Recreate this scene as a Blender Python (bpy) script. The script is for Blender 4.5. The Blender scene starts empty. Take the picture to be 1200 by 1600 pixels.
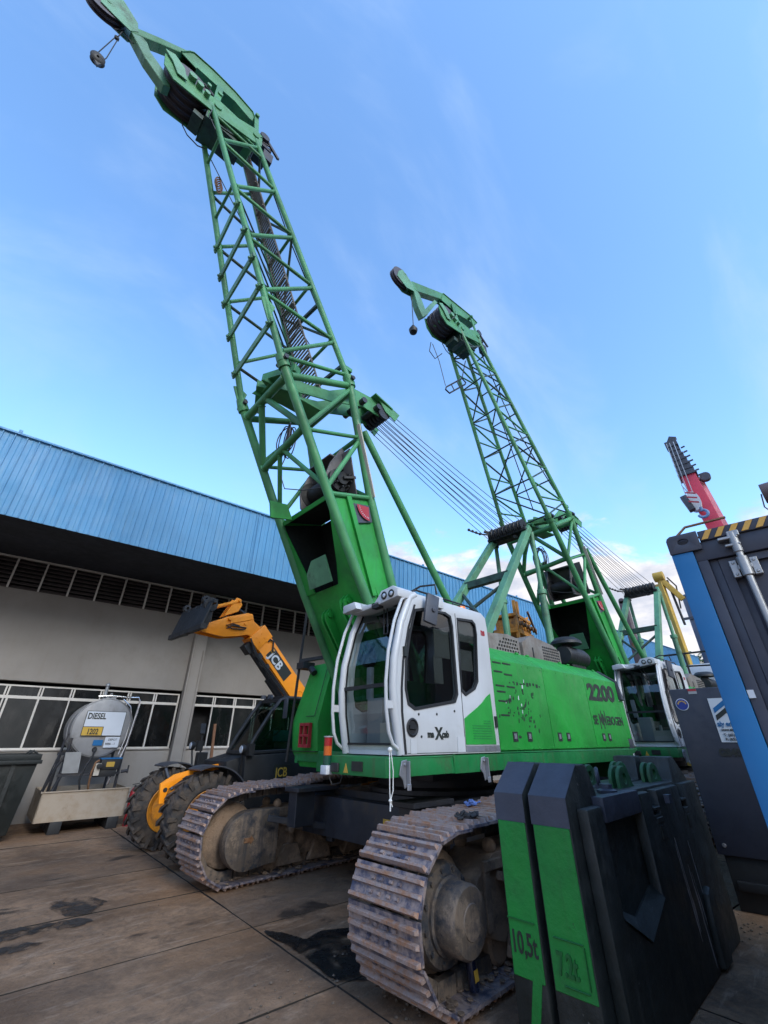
import bpy, bmesh, math, random
from mathutils import Vector, Matrix
from mathutils.geometry import tessellate_polygon
R = math.radians
random.seed(11)
S = bpy.context.scene
COL = S.collection

# ------------------------------------------------------------------ materials
def _nt(name):
    m = bpy.data.materials.new(name); m.use_nodes = True
    t = m.node_tree; t.nodes.clear()
    o = t.nodes.new('ShaderNodeOutputMaterial'); b = t.nodes.new('ShaderNodeBsdfPrincipled')
    t.links.new(b.outputs[0], o.inputs[0])
    return m, t, b, o
def N(t, kind, **kw):
    n = t.nodes.new(kind)
    for k, v in kw.items():
        if k.startswith('i_'):
            n.inputs[k[2:].replace('_', ' ')].default_value = v
        else: setattr(n, k, v)
    return n
def noise(t, vec, scale, detail=6, rough=.6, dist=0):
    n = N(t, 'ShaderNodeTexNoise'); n.inputs['Scale'].default_value = scale
    n.inputs['Detail'].default_value = detail; n.inputs['Roughness'].default_value = rough
    n.inputs['Distortion'].default_value = dist
    t.links.new(vec, n.inputs['Vector']); return n.outputs[0]
def ramp(t, fac, a, b, ca=0., cb=1.):
    n = N(t, 'ShaderNodeMapRange', interpolation_type='SMOOTHSTEP')
    n.inputs[1].default_value = a; n.inputs[2].default_value = b
    n.inputs[3].default_value = ca; n.inputs[4].default_value = cb
    t.links.new(fac, n.inputs[0]); return n.outputs[0]
def mixc(t, fac, a, b):
    n = N(t, 'ShaderNodeMix', data_type='RGBA')
    if isinstance(fac, (int, float)): n.inputs[0].default_value = fac
    else: t.links.new(fac, n.inputs[0])
    for v, i in ((a, 6), (b, 7)):
        if isinstance(v, (tuple, list)): n.inputs[i].default_value = (v[0], v[1], v[2], 1)
        else: t.links.new(v, n.inputs[i])
    return n.outputs[2]
def mathn(t, op, a, b):
    n = N(t, 'ShaderNodeMath', operation=op)
    for v, i in ((a, 0), (b, 1)):
        if isinstance(v, (int, float)): n.inputs[i].default_value = v
        else: t.links.new(v, n.inputs[i])
    return n.outputs[0]
def coords(t, scale=None):
    c = N(t, 'ShaderNodeTexCoord').outputs['Object']
    if scale:
        m = N(t, 'ShaderNodeMapping'); m.inputs['Scale'].default_value = scale
        t.links.new(c, m.inputs[0]); return m.outputs[0]
    return c
def paint(name, col, rough=.45, metal=0., var=.18, dirt=(.09, .075, .06), d=(.62, .8), dmax=.6,
          streak=.0, scol=None, sc=1.2, bump=.05, bsc=40, dsc=3.0, chips=0., ccol=(.02, .02, .02), coat=0.):
    m, t, b, o = _nt(name)
    c = coords(t)
    lo = tuple(x*(1-var) for x in col); hi = tuple(min(1, x*(1+var)) for x in col)
    base = mixc(t, ramp(t, noise(t, c, sc, 5), .3, .7), lo, hi)
    dm = ramp(t, noise(t, c, dsc, 9, .7), d[0], d[1], 0, dmax)
    base = mixc(t, dm, base, dirt)
    if streak:
        s = ramp(t, noise(t, coords(t, (9, 9, .55)), 1.6, 6, .65), .5, .78, 0, streak)
        base = mixc(t, s, base, scol or dirt)
    if chips:
        k = ramp(t, noise(t, c, 22, 4, .6), .70, .74, 0, chips)
        base = mixc(t, k, base, ccol)
    t.links.new(base, b.inputs['Base Color'])
    r = ramp(t, noise(t, c, dsc*2, 7, .7), .3, .75, max(.05, rough-.1), min(1, rough+.22))
    t.links.new(r, b.inputs['Roughness'])
    b.inputs['Metallic'].default_value = metal
    if coat: b.inputs['Coat Weight'].default_value = coat; b.inputs['Coat Roughness'].default_value = .15
    if bump:
        bp = N(t, 'ShaderNodeBump'); bp.inputs['Strength'].default_value = bump; bp.inputs['Distance'].default_value = .02
        t.links.new(noise(t, c, bsc, 6, .7), bp.inputs['Height']); t.links.new(bp.outputs[0], b.inputs['Normal'])
    return m
def glass(name, tint=(.25, .3, .3), refl=1.0):
    m, t, b, o = _nt(name)
    tr = N(t, 'ShaderNodeBsdfTransparent'); tr.inputs[0].default_value = (*tint, 1)
    gl = N(t, 'ShaderNodeBsdfGlossy'); gl.inputs['Roughness'].default_value = .02; gl.inputs[0].default_value = (refl, refl, refl, 1)
    fr = N(t, 'ShaderNodeFresnel'); fr.inputs[0].default_value = 1.55
    bp = N(t, 'ShaderNodeBump'); bp.inputs['Strength'].default_value = .03; bp.inputs['Distance'].default_value = .05
    t.links.new(noise(t, coords(t), 2.5, 2), bp.inputs['Height'])
    t.links.new(bp.outputs[0], gl.inputs['Normal'])
    f = mathn(t, 'ADD', mathn(t, 'MULTIPLY', fr.outputs[0], 1.25), .03)
    bf = N(t, 'ShaderNodeNewGeometry').outputs['Backfacing']; f = mathn(t, 'MULTIPLY', f, mathn(t, 'SUBTRACT', 1.0, bf))
    mx = N(t, 'ShaderNodeMixShader'); t.links.new(f, mx.inputs[0]); t.links.new(tr.outputs[0], mx.inputs[1]); t.links.new(gl.outputs[0], mx.inputs[2])
    t.links.new(mx.outputs[0], o.inputs[0]); return m
def emis(name, col, base, e):
    m, t, b, o = _nt(name)
    b.inputs['Base Color'].default_value = (*base, 1); b.inputs['Roughness'].default_value = .25
    b.inputs['Emission Color'].default_value = (*col, 1); b.inputs['Emission Strength'].default_value = e
    return m
def soil_mix(name, a, bcol, ccol, t1=(.4, .6), t2=(.55, .7), rough=.75, metal=.3, sc=5, streak=0., bump=.4, bsc=30):
    m, t, b, o = _nt(name); c = coords(t)
    k = mixc(t, ramp(t, noise(t, c, sc, 9, .72), *t1), a, bcol)
    k = mixc(t, ramp(t, noise(t, c, sc*1.7, 9, .75), *t2), k, ccol)
    if streak:
        s = ramp(t, noise(t, coords(t, (7, 7, .6)), 2.2, 7, .7), .42, .7, 0, streak); k = mixc(t, s, k, a)
    t.links.new(k, b.inputs['Base Color'])
    t.links.new(ramp(t, noise(t, c, sc*2, 6), .3, .7, rough-.25, rough+.15), b.inputs['Roughness'])
    b.inputs['Metallic'].default_value = metal
    bp = N(t, 'ShaderNodeBump'); bp.inputs['Strength'].default_value = bump; bp.inputs['Distance'].default_value = .02
    t.links.new(noise(t, c, bsc, 8, .75), bp.inputs['Height']); t.links.new(bp.outputs[0], b.inputs['Normal'])
    return m

M = {}
M['green'] = paint('green_paint', (.016, .27, .036), .5, dirt=(.015, .13, .03), d=(.55, .85), dmax=.65, streak=.4, scol=(.05, .14, .045), bump=.05)
M['green_deep'] = paint('green_paint_deck', (.010, .17, .045), .5, dirt=(.07, .06, .03), d=(.5, .8), dmax=.75, streak=.5, scol=(.07, .06, .03), bump=.04)
M['green_boom'] = paint('green_boom_paint', (.014, .255, .036), .48, var=.25, dirt=(.03, .10, .04), d=(.48, .8), dmax=.7, streak=.3, bump=.05)
M['green_lattice'] = paint('green_lattice_paint', (.055, .235, .088), .5, var=.3, dirt=(.05, .09, .06), d=(.5, .8), dmax=.6, bump=.06)
M['green_dull'] = paint('green_dull_paint', (.10, .27, .15), .5, var=.25, dirt=(.06, .06, .045), d=(.5, .75), dmax=.7, bump=.06)
M['dark_green'] = paint('dark_green_grease', (.03, .075, .05), .5, dirt=(.012, .012, .014), d=(.4, .7), dmax=.9, bump=.1)
M['winch_grey'] = paint('winch_grey', (.115, .11, .115), .5, .3, dirt=(.05, .045, .04), d=(.45, .75), dmax=.7, bump=.15)
M['green_lug'] = paint('green_lug_paint', (.01, .11, .035), .5, dirt=(.02, .03, .02), d=(.4, .7), dmax=.8, bump=.15)
M['box_shade'] = paint('black_box_shade', (.006, .012, .012), .8, bump=.05)  # black stands in for the shade inside the boom foot
M['white'] = paint('white_cab_paint', (.50, .515, .53), .42, var=.06, dirt=(.30, .27, .22), d=(.56, .85), dmax=.45, streak=.16, scol=(.33, .30, .25), bump=.02, coat=.3)
M['grey_part'] = paint('grey_plastic', (.30, .31, .32), .5, var=.1, dirt=(.12, .11, .1), bump=.05)
M['dark_steel'] = paint('dark_steel', (.035, .038, .048), .5, .35, dirt=(.12, .09, .06), d=(.5, .75), dmax=.55, bump=.15)
M['black'] = paint('black_rubber', (.014, .015, .017), .55, dirt=(.05, .045, .04), d=(.55, .8), dmax=.4, bump=.08)
M['letter'] = paint('black_lettering', (.016, .02, .018), .5, dirt=(.03, .06, .03), d=(.6, .8), dmax=.3, bump=0)
M['bare'] = paint('scuffed_steel', (.34, .35, .38), .4, .6, dirt=(.14, .11, .08), d=(.45, .7), dmax=.6, bump=.1)
M['mud'] = soil_mix('dried_mud', (.12, .085, .06), (.235, .165, .115), (.045, .036, .03), metal=0, rough=.85, sc=4, bump=.6)
M['mud_steel'] = soil_mix('muddy_steel', (.025, .03, .04), (.20, .15, .11), (.10, .078, .06), (.42, .60), (.48, .58), metal=.15, sc=3.2, streak=.7, bump=.3)
M['shoe'] = soil_mix('track_shoe_steel', (.06, .07, .12), (.34, .27, .25), (.22, .165, .145), (.38, .6), (.52, .68), rough=.6, metal=.35, sc=9, bump=.5)
M['grouser'] = soil_mix('track_grouser_rust', (.33, .265, .25), (.34, .18, .105), (.20, .17, .165), (.42, .64), (.52, .7), rough=.6, metal=.3, sc=11, bump=.5)
M['rust'] = soil_mix('rust', (.16, .07, .03), (.22, .12, .06), (.06, .04, .03), metal=.1, sc=6)
M['rope'] = paint('steel_rope', (.06, .06, .065), .5, .6, bump=0)
M['sheave'] = paint('sheave_nylon', (.06, .055, .07), .55, dirt=(.12, .1, .08), d=(.5, .8), dmax=.6, bump=.1)
M['mesh_grey'] = paint('weathered_grating', (.24, .22, .20), .65, .3, dirt=(.14, .10, .07), d=(.4, .7), dmax=.6, bump=.1)
M['red'] = paint('red_paint', (.34, .02, .03), .5, bump=.04)
M['sticker_white'] = paint('white_sticker', (.55, .58, .62), .5, var=.05, dirt=(.3, .28, .26), dmax=.3, bump=0)
M['yellow'] = paint('yellow_paint', (.50, .31, .045), .5, bump=.03)
M['orange'] = paint('orange_yellow_paint', (.90, .275, .004), .5, dirt=(.25, .13, .04), d=(.6, .85), dmax=.5, streak=.12, bump=.03)
M['orange_dirty'] = paint('orange_yellow_dirty', (.62, .24, .015), .5, dirt=(.09, .06, .04), d=(.42, .72), dmax=.85, bump=.1)
M['tyre'] = soil_mix('dusty_tyre', (.018, .017, .018), (.085, .065, .05), (.04, .033, .028), metal=0, rough=.85, sc=5, bump=.3)
M['cabglass'] = glass('cab_glass', (.62, .68, .68))
M['cabglass_dark'] = glass('cab_glass_dark', (.50, .54, .55), .75)
M['teleglass'] = glass('tinted_glass', (.22, .30, .29))
M['interior'] = paint('cab_interior', (.05, .05, .05), .7, bump=0)
M['seat'] = paint('seat_fabric', (.12, .11, .10), .9, bump=.2)
M['paper'] = paint('taped_paper', (.50, .45, .38), .8, var=.1, dirt=(.28, .25, .2), bump=.05)
M['amber'] = emis('amber_lens', (1, .25, .02), (.75, .16, .01), .12)
M['amber_dull'] = emis('amber_lens_unlit', (1, .2, .02), (.50, .10, .012), .0)
M['redlens'] = emis('red_lens', (.6, .02, .02), (.28, .01, .012), .02)
M['greenlens'] = emis('green_lens', (.01, .1, .05), (.01, .06, .04), .0)
M['cord'] = paint('white_cord', (.6, .6, .58), .8, bump=.2)
M['wall'] = paint('grey_render', (.275, .255, .235), .85, var=.10, dirt=(.19, .17, .155), d=(.5, .8), dmax=.55, streak=.25, scol=(.235, .19, .155), sc=.5, dsc=.9, bump=.12, bsc=60)
M['winframe'] = paint('cream_window_frame', (.60, .57, .53), .6, var=.08, dirt=(.3, .26, .22), d=(.5, .8), dmax=.5, bump=.03)
M['pane'] = paint('dark_window_glass', (.012, .014, .016), .08, bump=.02, bsc=2, dirt=(.03, .03, .03), dmax=.5)
def pane_mat():
    m, t, b, o = _nt('dusty_window_glass'); ri = N(t, 'ShaderNodeNewGeometry').outputs['Random Per Island']
    k = mixc(t, mathn(t, 'POWER', ri, 2.5), (.006, .007, .008), (.028, .03, .03))
    k = mixc(t, ramp(t, noise(t, coords(t, (1, 1, .5)), 2.5, 8, .7), .45, .8, 0, .5), k, (.07, .065, .06))
    t.links.new(k, b.inputs['Base Color']); t.links.new(ramp(t, noise(t, coords(t), 3, 6), .3, .7, .04, .25), b.inputs['Roughness']); return m
M['pane'] = pane_mat()
M['louvre'] = paint('brown_louvre', (.115, .095, .095), .7, dirt=(.06, .05, .05), bump=.05)
M['roofblue'] = paint('blue_cladding', (.085, .28, .50), .5, var=.10, dirt=(.20, .34, .48), d=(.5, .85), dmax=.5, streak=.5, scol=(.20, .38, .52), sc=.6, dsc=.8, bump=.02)
M['soffit'] = paint('shaded_soffit', (.025, .03, .042), .9, bump=0)  # dark navy puts the shade under the eave into the colour
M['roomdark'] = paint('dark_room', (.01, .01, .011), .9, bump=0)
M['galv'] = paint('galvanised', (.36, .37, .38), .38, .7, dirt=(.2, .19, .18), d=(.5, .8), dmax=.5, bump=.05)
M['tank'] = paint('grey_tank_paint', (.27, .27, .275), .42, .25, dirt=(.13, .11, .09), d=(.52, .8), dmax=.6, streak=.25, bump=.04)
M['tray'] = soil_mix('stained_cream_steel', (.36, .30, .235), (.30, .23, .16), (.13, .08, .05), (.4, .7), (.60, .78), metal=.0, rough=.65, sc=3, streak=.0, bump=.15)
M['bin'] = paint('dark_green_skip', (.006, .009, .009), .5, dirt=(.06, .055, .05), d=(.5, .78), dmax=.6, bump=.15, chips=.6, ccol=(.2, .18, .16))
M['wt_black'] = paint('counterweight_black', (.011, .015, .014), .55, var=.25, dirt=(.065, .065, .058), d=(.46, .8), dmax=.65, streak=.6, scol=(.06, .06, .053), bump=.35, bsc=14, chips=.55, ccol=(.2, .2, .19))
M['wt_grey'] = paint('counterweight_blue_grey', (.045, .052, .075), .5, var=.2, dirt=(.04, .04, .045), d=(.5, .8), dmax=.5, bump=.2, bsc=16)
M['wt_green'] = paint('counterweight_green', (.006, .19, .028), .5, var=.15, dirt=(.02, .07, .02), d=(.5, .8), dmax=.6, streak=.3, bump=.35, bsc=14, chips=.6, ccol=(.02, .03, .025))
M['container'] = paint('container_charcoal', (.036, .040, .060), .5, var=.1, dirt=(.03, .035, .05), d=(.5, .8), dmax=.3, bump=.05, bsc=12)
M['container2'] = paint('cabinet_charcoal', (.032, .036, .055), .5, var=.12, dirt=(.02, .023, .035), d=(.5, .8), dmax=.4, bump=.06, bsc=12)
M['blue'] = paint('bright_blue_paint', (.001, .115, .30), .5, var=.08, dirt=(.01, .12, .3), dmax=.3, bump=.03)
M['hazard'] = paint('hazard_amber', (.62, .34, .06), .55, bump=.02)
M['cranered'] = paint('crane_red', (.50, .03, .06), .4, var=.1, dirt=(.3, .04, .06), dmax=.4, bump=0)
M['cranelight'] = paint('crane_pale_red', (.72, .30, .33), .4, bump=0)
M['darkgrey'] = paint('dark_grey_steel', (.06, .065, .08), .5, .2, bump=.05)
M['hookblue'] = paint('hook_blue', (.12, .22, .38), .5, bump=0)
M['bluegrey'] = paint('blue_grey_mast', (.10, .125, .18), .5, bump=0)
M['brownmast'] = paint('brown_mast', (.10, .07, .07), .6, bump=0)
M['brownwood'] = paint('brown_timber', (.20, .10, .055), .8, bump=.2)
M['bottle'] = paint('dark_bottle', (.006, .010, .028), .12, bump=0, dirt=(.01, .01, .02), coat=.6)
M['rag_blue'] = paint('blue_rag', (.09, .15, .36), .95, var=.4, bump=.3)
M['rag_dark'] = paint('dark_rag', (.03, .03, .032), .95, bump=.3)
M['leaf'] = paint('foliage', (.045, .085, .028), .75, var=.5, sc=.8, dmax=0, bump=0)
M['bark'] = paint('bark', (.09, .07, .05), .9, bump=.4, bsc=10)
M['teal'] = paint('teal_case', (.01, .17, .17), .5, bump=.02)
M['chrome'] = paint('chrome', (.6, .6, .62), .15, 1.0, bump=0, dmax=.2)
M['lampglass'] = paint('lamp_glass', (.55, .58, .62), .08, .4, bump=.1)

def ground_mat():
    m, t, b, o = _nt('worn_concrete')
    c = coords(t)
    g = N(t, 'ShaderNodeNewGeometry'); ri = g.outputs['Random Per Island']
    k = mixc(t, ramp(t, noise(t, c, .8, 8, .65), .3, .7), (.11, .062, .034), (.42, .26, .155))
    k = mixc(t, ramp(t, noise(t, c, 3.2, 10, .78, .6), .38, .70, 0, .75), k, (.072, .052, .040))
    k = mixc(t, ramp(t, noise(t, coords(t, (1.0, 4.5, 1)), 1.9, 10, .75, .8), .50, .74, 0, .75), k, (.46, .34, .25))
    k = mixc(t, mathn(t, 'MULTIPLY', ri, .6), k, (.115, .080, .058))
    k = mixc(t, ramp(t, noise(t, c, .5, 3), .50, .66, 0, .6), k, (.22, .12, .06))
    k = mixc(t, ramp(t, noise(t, c, 26, 8, .8), .5, .72, 0, .5), k, (.06, .048, .04))
    k = mixc(t, ramp(t, noise(t, coords(t, (2, 15, 1)), 5, 8, .8, 1.8), .60, .70, 0, .45), k, (.40, .33, .27))
    oil = ramp(t, noise(t, coords(t, (.8, 1.5, 1)), 1.1, 7, .62, .6), .585, .65, 0, .85)
    k = mixc(t, oil, k, (.024, .019, .016))
    t.links.new(k, b.inputs['Base Color'])
    rr = ramp(t, noise(t, c, 5, 8, .7), .3, .7, .5, .9)
    t.links.new(mathn(t, 'SUBTRACT', rr, mathn(t, 'MULTIPLY', oil, .2)), b.inputs['Roughness'])
    b.inputs['Specular IOR Level'].default_value = .25
    bp = N(t, 'ShaderNodeBump'); bp.inputs['Strength'].default_value = .6; bp.inputs['Distance'].default_value = .025
    h = mathn(t, 'ADD', noise(t, c, 45, 8, .75), mathn(t, 'MULTIPLY', noise(t, c, 6, 6, .6), 1.8))
    t.links.new(h, bp.inputs['Height']); t.links.new(bp.outputs[0], b.inputs['Normal'])
    return m
M['ground'] = ground_mat()
M['joint'] = paint('joint_dirt', (.022, .018, .015), .95, bump=.3)
M['wet'] = paint('oily_water', (.012, .011, .011), .22, var=.2, dmax=.3, bump=.12, bsc=8)
M['oil'] = paint('soaked_oil', (.022, .018, .016), .55, var=.3, dirt=(.05, .04, .033), d=(.45, .7), dmax=.7, bump=.25, bsc=45)
def ragged(m, sc, a, b_):
    t = m.node_tree; o = [n for n in t.nodes if n.type == 'OUTPUT_MATERIAL'][0]; p = [n for n in t.nodes if n.type == 'BSDF_PRINCIPLED'][0]
    tr = N(t, 'ShaderNodeBsdfTransparent'); mx = N(t, 'ShaderNodeMixShader')
    t.links.new(ramp(t, noise(t, coords(t), sc, 9, .7, .5), a, b_), mx.inputs[0]); t.links.new(tr.outputs[0], mx.inputs[1]); t.links.new(p.outputs[0], mx.inputs[2]); t.links.new(mx.outputs[0], o.inputs[0])
ragged(M['oil'], 3.5, .38, .60)
ragged(M['wet'], 2.2, .36, .56)
M['navy'] = paint('navy_print', (.01, .03, .22), .5, bump=0)
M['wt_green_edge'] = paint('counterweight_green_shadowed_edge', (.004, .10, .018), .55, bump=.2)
M['debris'] = paint('mud_clods', (.10, .075, .055), .95, bump=.3)

# ------------------------------------------------------------------ mesh builder
class MB:
    def __init__(s): s.v = []; s.f = []; s.mi = []; s.m = 0; s.cuts = []; s.zero = False
    def sep(s):
        """start the next of several like parts"""
        s.cuts.append((len(s.v), len(s.f))); return s
    def _add(s, vs, fs):
        o = len(s.v); s.v += [tuple(v) for v in vs]; s.f += [tuple(i+o for i in f) for f in fs]; s.mi += [s.m]*len(fs)
        return s
    def box(s, x0, x1, y0, y1, z0, z1):
        return s._add([(x, y, z) for x in (x0, x1) for y in (y0, y1) for z in (z0, z1)],
                      [(0, 1, 3, 2), (4, 6, 7, 5), (0, 4, 5, 1), (2, 3, 7, 6), (0, 2, 6, 4), (1, 5, 7, 3)])
    def bar(s, p, q, w, h, up=(0, 0, 1)):
        p, q, up = Vector(p), Vector(q), Vector(up); d = (q-p).normalized()
        a = d.cross(up)
        if a.length < 1e-4: a = d.cross(Vector((1, 0, 0)))
        a.normalize(); b = a.cross(d)
        vs = [c + a*(i*w/2) + b*(j*h/2) for c in (p, q) for i in (-1, 1) for j in (-1, 1)]
        return s._add(vs, [(0, 1, 3, 2), (4, 6, 7, 5), (0, 4, 5, 1), (2, 3, 7, 6), (0, 2, 6, 4), (1, 5, 7, 3)])
    def tube(s, p, q, r, n=10, r2=None):
        return s.lathe(p, Vector(q)-Vector(p), [(0, 0), (r, 0), (r if r2 is None else r2, (Vector(q)-Vector(p)).length), (0, (Vector(q)-Vector(p)).length)], n)
    def lathe(s, p, d, prof, n=24):
        p, d = Vector(p), Vector(d).normalized()
        a = d.orthogonal().normalized(); b = d.cross(a); vs = []; fs = []
        for r, t in prof:
            if r == 0: vs.append([p+d*t])
            else: vs.append([p+d*t+(a*math.cos(2*math.pi*k/n)+b*math.sin(2*math.pi*k/n))*r for k in range(n)])
        flat = []; idx = []
        for ring in vs: idx.append(len(flat)); flat += ring
        for i in range(len(vs)-1):
            A, B = vs[i], vs[i+1]
            for k in range(n):
                k2 = (k+1) % n
                if len(A) == 1 and len(B) == 1: continue
                if len(A) == 1: fs.append((idx[i], idx[i+1]+k, idx[i+1]+k2))
                elif len(B) == 1: fs.append((idx[i]+k, idx[i+1], idx[i]+k2))
                else: fs.append((idx[i]+k, idx[i+1]+k, idx[i+1]+k2, idx[i]+k2))
        return s._add(flat, fs)
    def path(s, pts, r, n=8):
        pts = [Vector(p) for p in pts]; flat = []; fs = []
        d0 = (pts[1]-pts[0]).normalized(); a = d0.orthogonal().normalized()
        for i, p in enumerate(pts):
            d = (pts[min(i+1, len(pts)-1)]-pts[max(i-1, 0)]).normalized()
            a = (a-d*a.dot(d)).normalized(); b = d.cross(a)
            flat += [p+(a*math.cos(2*math.pi*k/n)+b*math.sin(2*math.pi*k/n))*r for k in range(n)]
        for i in range(len(pts)-1):
            for k in range(n):
                k2 = (k+1) % n; fs.append((i*n+k, i*n+k2, (i+1)*n+k2, (i+1)*n+k))
        fs.append(tuple(range(n))); fs.append(tuple((len(pts)-1)*n+k for k in range(n)))
        return s._add(flat, fs)
    def prism(s, poly, plane, a, b):
        return s.holed(poly, [], plane, a, b)
    def holed(s, outer, holes, plane, a, b):
        def P(u, v, w): return {'xz': (u, w, v), 'yz': (w, u, v), 'xy': (u, v, w)}[plane]
        loops = [outer]+list(holes)
        tri = tessellate_polygon([[Vector((u, v, 0)) for u, v in l] for l in loops])
        flat = [p for l in loops for p in l]; n = len(flat)
        vs = [P(u, v, a) for u, v in flat]+[P(u, v, b) for u, v in flat]
        fs = []
        if not holes: fs += [tuple(range(n)), tuple(range(n, 2*n))]
        else: fs += [tuple(t) for t in tri]+[tuple(i+n for i in t) for t in tri]
        o = 0
        for l in loops:
            for i in range(len(l)):
                j = (i+1) % len(l); fs.append((o+i, o+j, o+j+n, o+i+n))
            o += len(l)
        return s._add(vs, fs)
    def quad(s, a, b, c, d): return s._add([a, b, c, d], [(0, 1, 2, 3)])
    def sphere(s, c, r, n=12, sq=1.):
        k = n//2
        return s.lathe(Vector(c)-Vector((0, 0, r*sq)), (0, 0, 1), [(0, 0)]+[(r*math.sin(math.pi*i/k), r*sq*(1-math.cos(math.pi*i/k))) for i in range(1, k)]+[(0, 2*r*sq)], n)
    def build(s, name, mats, parent=None, bevel=0, smooth=True, origin=None, ang=35, seg=2):
        if s.cuts:
            cs = [(0, 0)]+[c for c in s.cuts if 0 < c[0] < len(s.v)]+[(len(s.v), len(s.f))]; first = None
            for (v0, f0), (v1, f1) in zip(cs, cs[1:]):
                if v1 == v0: continue
                k = MB(); k.v = s.v[v0:v1]; k.f = [tuple(i-v0 for i in f) for f in s.f[f0:f1]]; k.mi = s.mi[f0:f1]
                o = k.build(name, mats, parent, bevel, smooth, origin, ang, seg); first = first or o
                if s.zero: o.location = (0, 0, 0)
            return first
        me = bpy.data.meshes.new(name)
        vs = s.v
        if origin: vs = [(x-origin[0], y-origin[1], z-origin[2]) for x, y, z in vs]
        me.from_pydata(vs, [], s.f)
        if not isinstance(mats, (list, tuple)): mats = [mats]
        for m in mats: me.materials.append(m)
        me.polygons.foreach_set('material_index', s.mi)
        bm = bmesh.new(); bm.from_mesh(me); bmesh.ops.recalc_face_normals(bm, faces=bm.faces)
        if bevel:
            bmesh.ops.remove_doubles(bm, verts=bm.verts, dist=1e-5)
            es = [e for e in bm.edges if len(e.link_faces) == 2 and e.calc_face_angle(0) > R(28)]
            bmesh.ops.bevel(bm, geom=es, offset=bevel, segments=seg, affect='EDGES', profile=.6, clamp_overlap=True)
        bm.to_mesh(me); bm.free()
        if smooth:
            me.polygons.foreach_set('use_smooth', [True]*len(me.polygons)); me.set_sharp_from_angle(angle=R(ang))
        o = bpy.data.objects.new(name, me); COL.objects.link(o)
        if parent: o.parent = parent
        if origin: o.location = origin
        return o

def root(name, loc, rz=0, **kw):
    o = bpy.data.objects.new(name, None); COL.objects.link(o); o.empty_display_size = .3
    o.location = loc; o.rotation_euler = (0, 0, rz); return tag(o, **kw)
def tag(o, label=None, category=None, group=None, kind=None):
    for k, v in (('label', label), ('category', category), ('group', group), ('kind', kind)):
        if v: o[k] = v
    return o
def text(name, body, size, org, xd, yd, mat, parent, ext=.004, bold=.0, sx=1., shear=0., align='LEFT', extra=()):
    """lettering as thin mesh; org = lower-left corner, xd reading direction, yd up direction"""
    cu = bpy.data.curves.new(name, 'FONT'); cu.body = body; cu.size = size; cu.extrude = ext; cu.offset = bold
    cu.shear = shear; cu.align_x = align; cu.resolution_u = 3
    tmp = bpy.data.objects.new(name, cu); COL.objects.link(tmp)
    bpy.context.view_layer.update()
    me = bpy.data.meshes.new_from_object(tmp.evaluated_get(bpy.context.evaluated_depsgraph_get()))
    bpy.data.objects.remove(tmp)
    xd, yd = Vector(xd).normalized(), Vector(yd).normalized(); nd = xd.cross(yd)
    mtx = Matrix(((xd.x*sx, yd.x, nd.x, org[0]), (xd.y*sx, yd.y, nd.y, org[1]), (xd.z*sx, yd.z, nd.z, org[2]), (0, 0, 0, 1)))
    me.transform(mtx)
    me.materials.clear(); me.materials.append(mat)
    o = bpy.data.objects.new(name, me); COL.objects.link(o); o.parent = parent
    return o
def rotm(ax, a): return Matrix.Rotation(a, 3, ax)
def lerp(a, b, t): return tuple(x+(y-x)*t for x, y in zip(a, b))

# ------------------------------------------------------------------ camera, light, sky
YAW = R(45.8); PITCH = R(28.5)
cam = bpy.data.cameras.new('camera'); cam.lens = 653/1600*36; cam.sensor_width = 36; cam.sensor_fit = 'AUTO'
cam.clip_start = .05; cam.clip_end = 3000
co = bpy.data.objects.new('camera', cam); COL.objects.link(co)
co.location = (0, 0, 1.6); co.rotation_euler = (R(90)+PITCH, 0, YAW-R(90)); S.camera = co
S.render.resolution_x = 768; S.render.resolution_y = 1024

SUN_AZ, SUN_EL = R(-100), R(33)
sdir = Vector((math.cos(SUN_AZ)*math.cos(SUN_EL), math.sin(SUN_AZ)*math.cos(SUN_EL), math.sin(SUN_EL)))
sl = bpy.data.lights.new('sun', 'SUN'); sl.energy = 1.4; sl.angle = R(22); sl.color = (1, .88, .74)
so = bpy.data.objects.new('sun', sl); COL.objects.link(so); so.rotation_euler = sdir.to_track_quat('Z', 'Y').to_euler()

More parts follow.
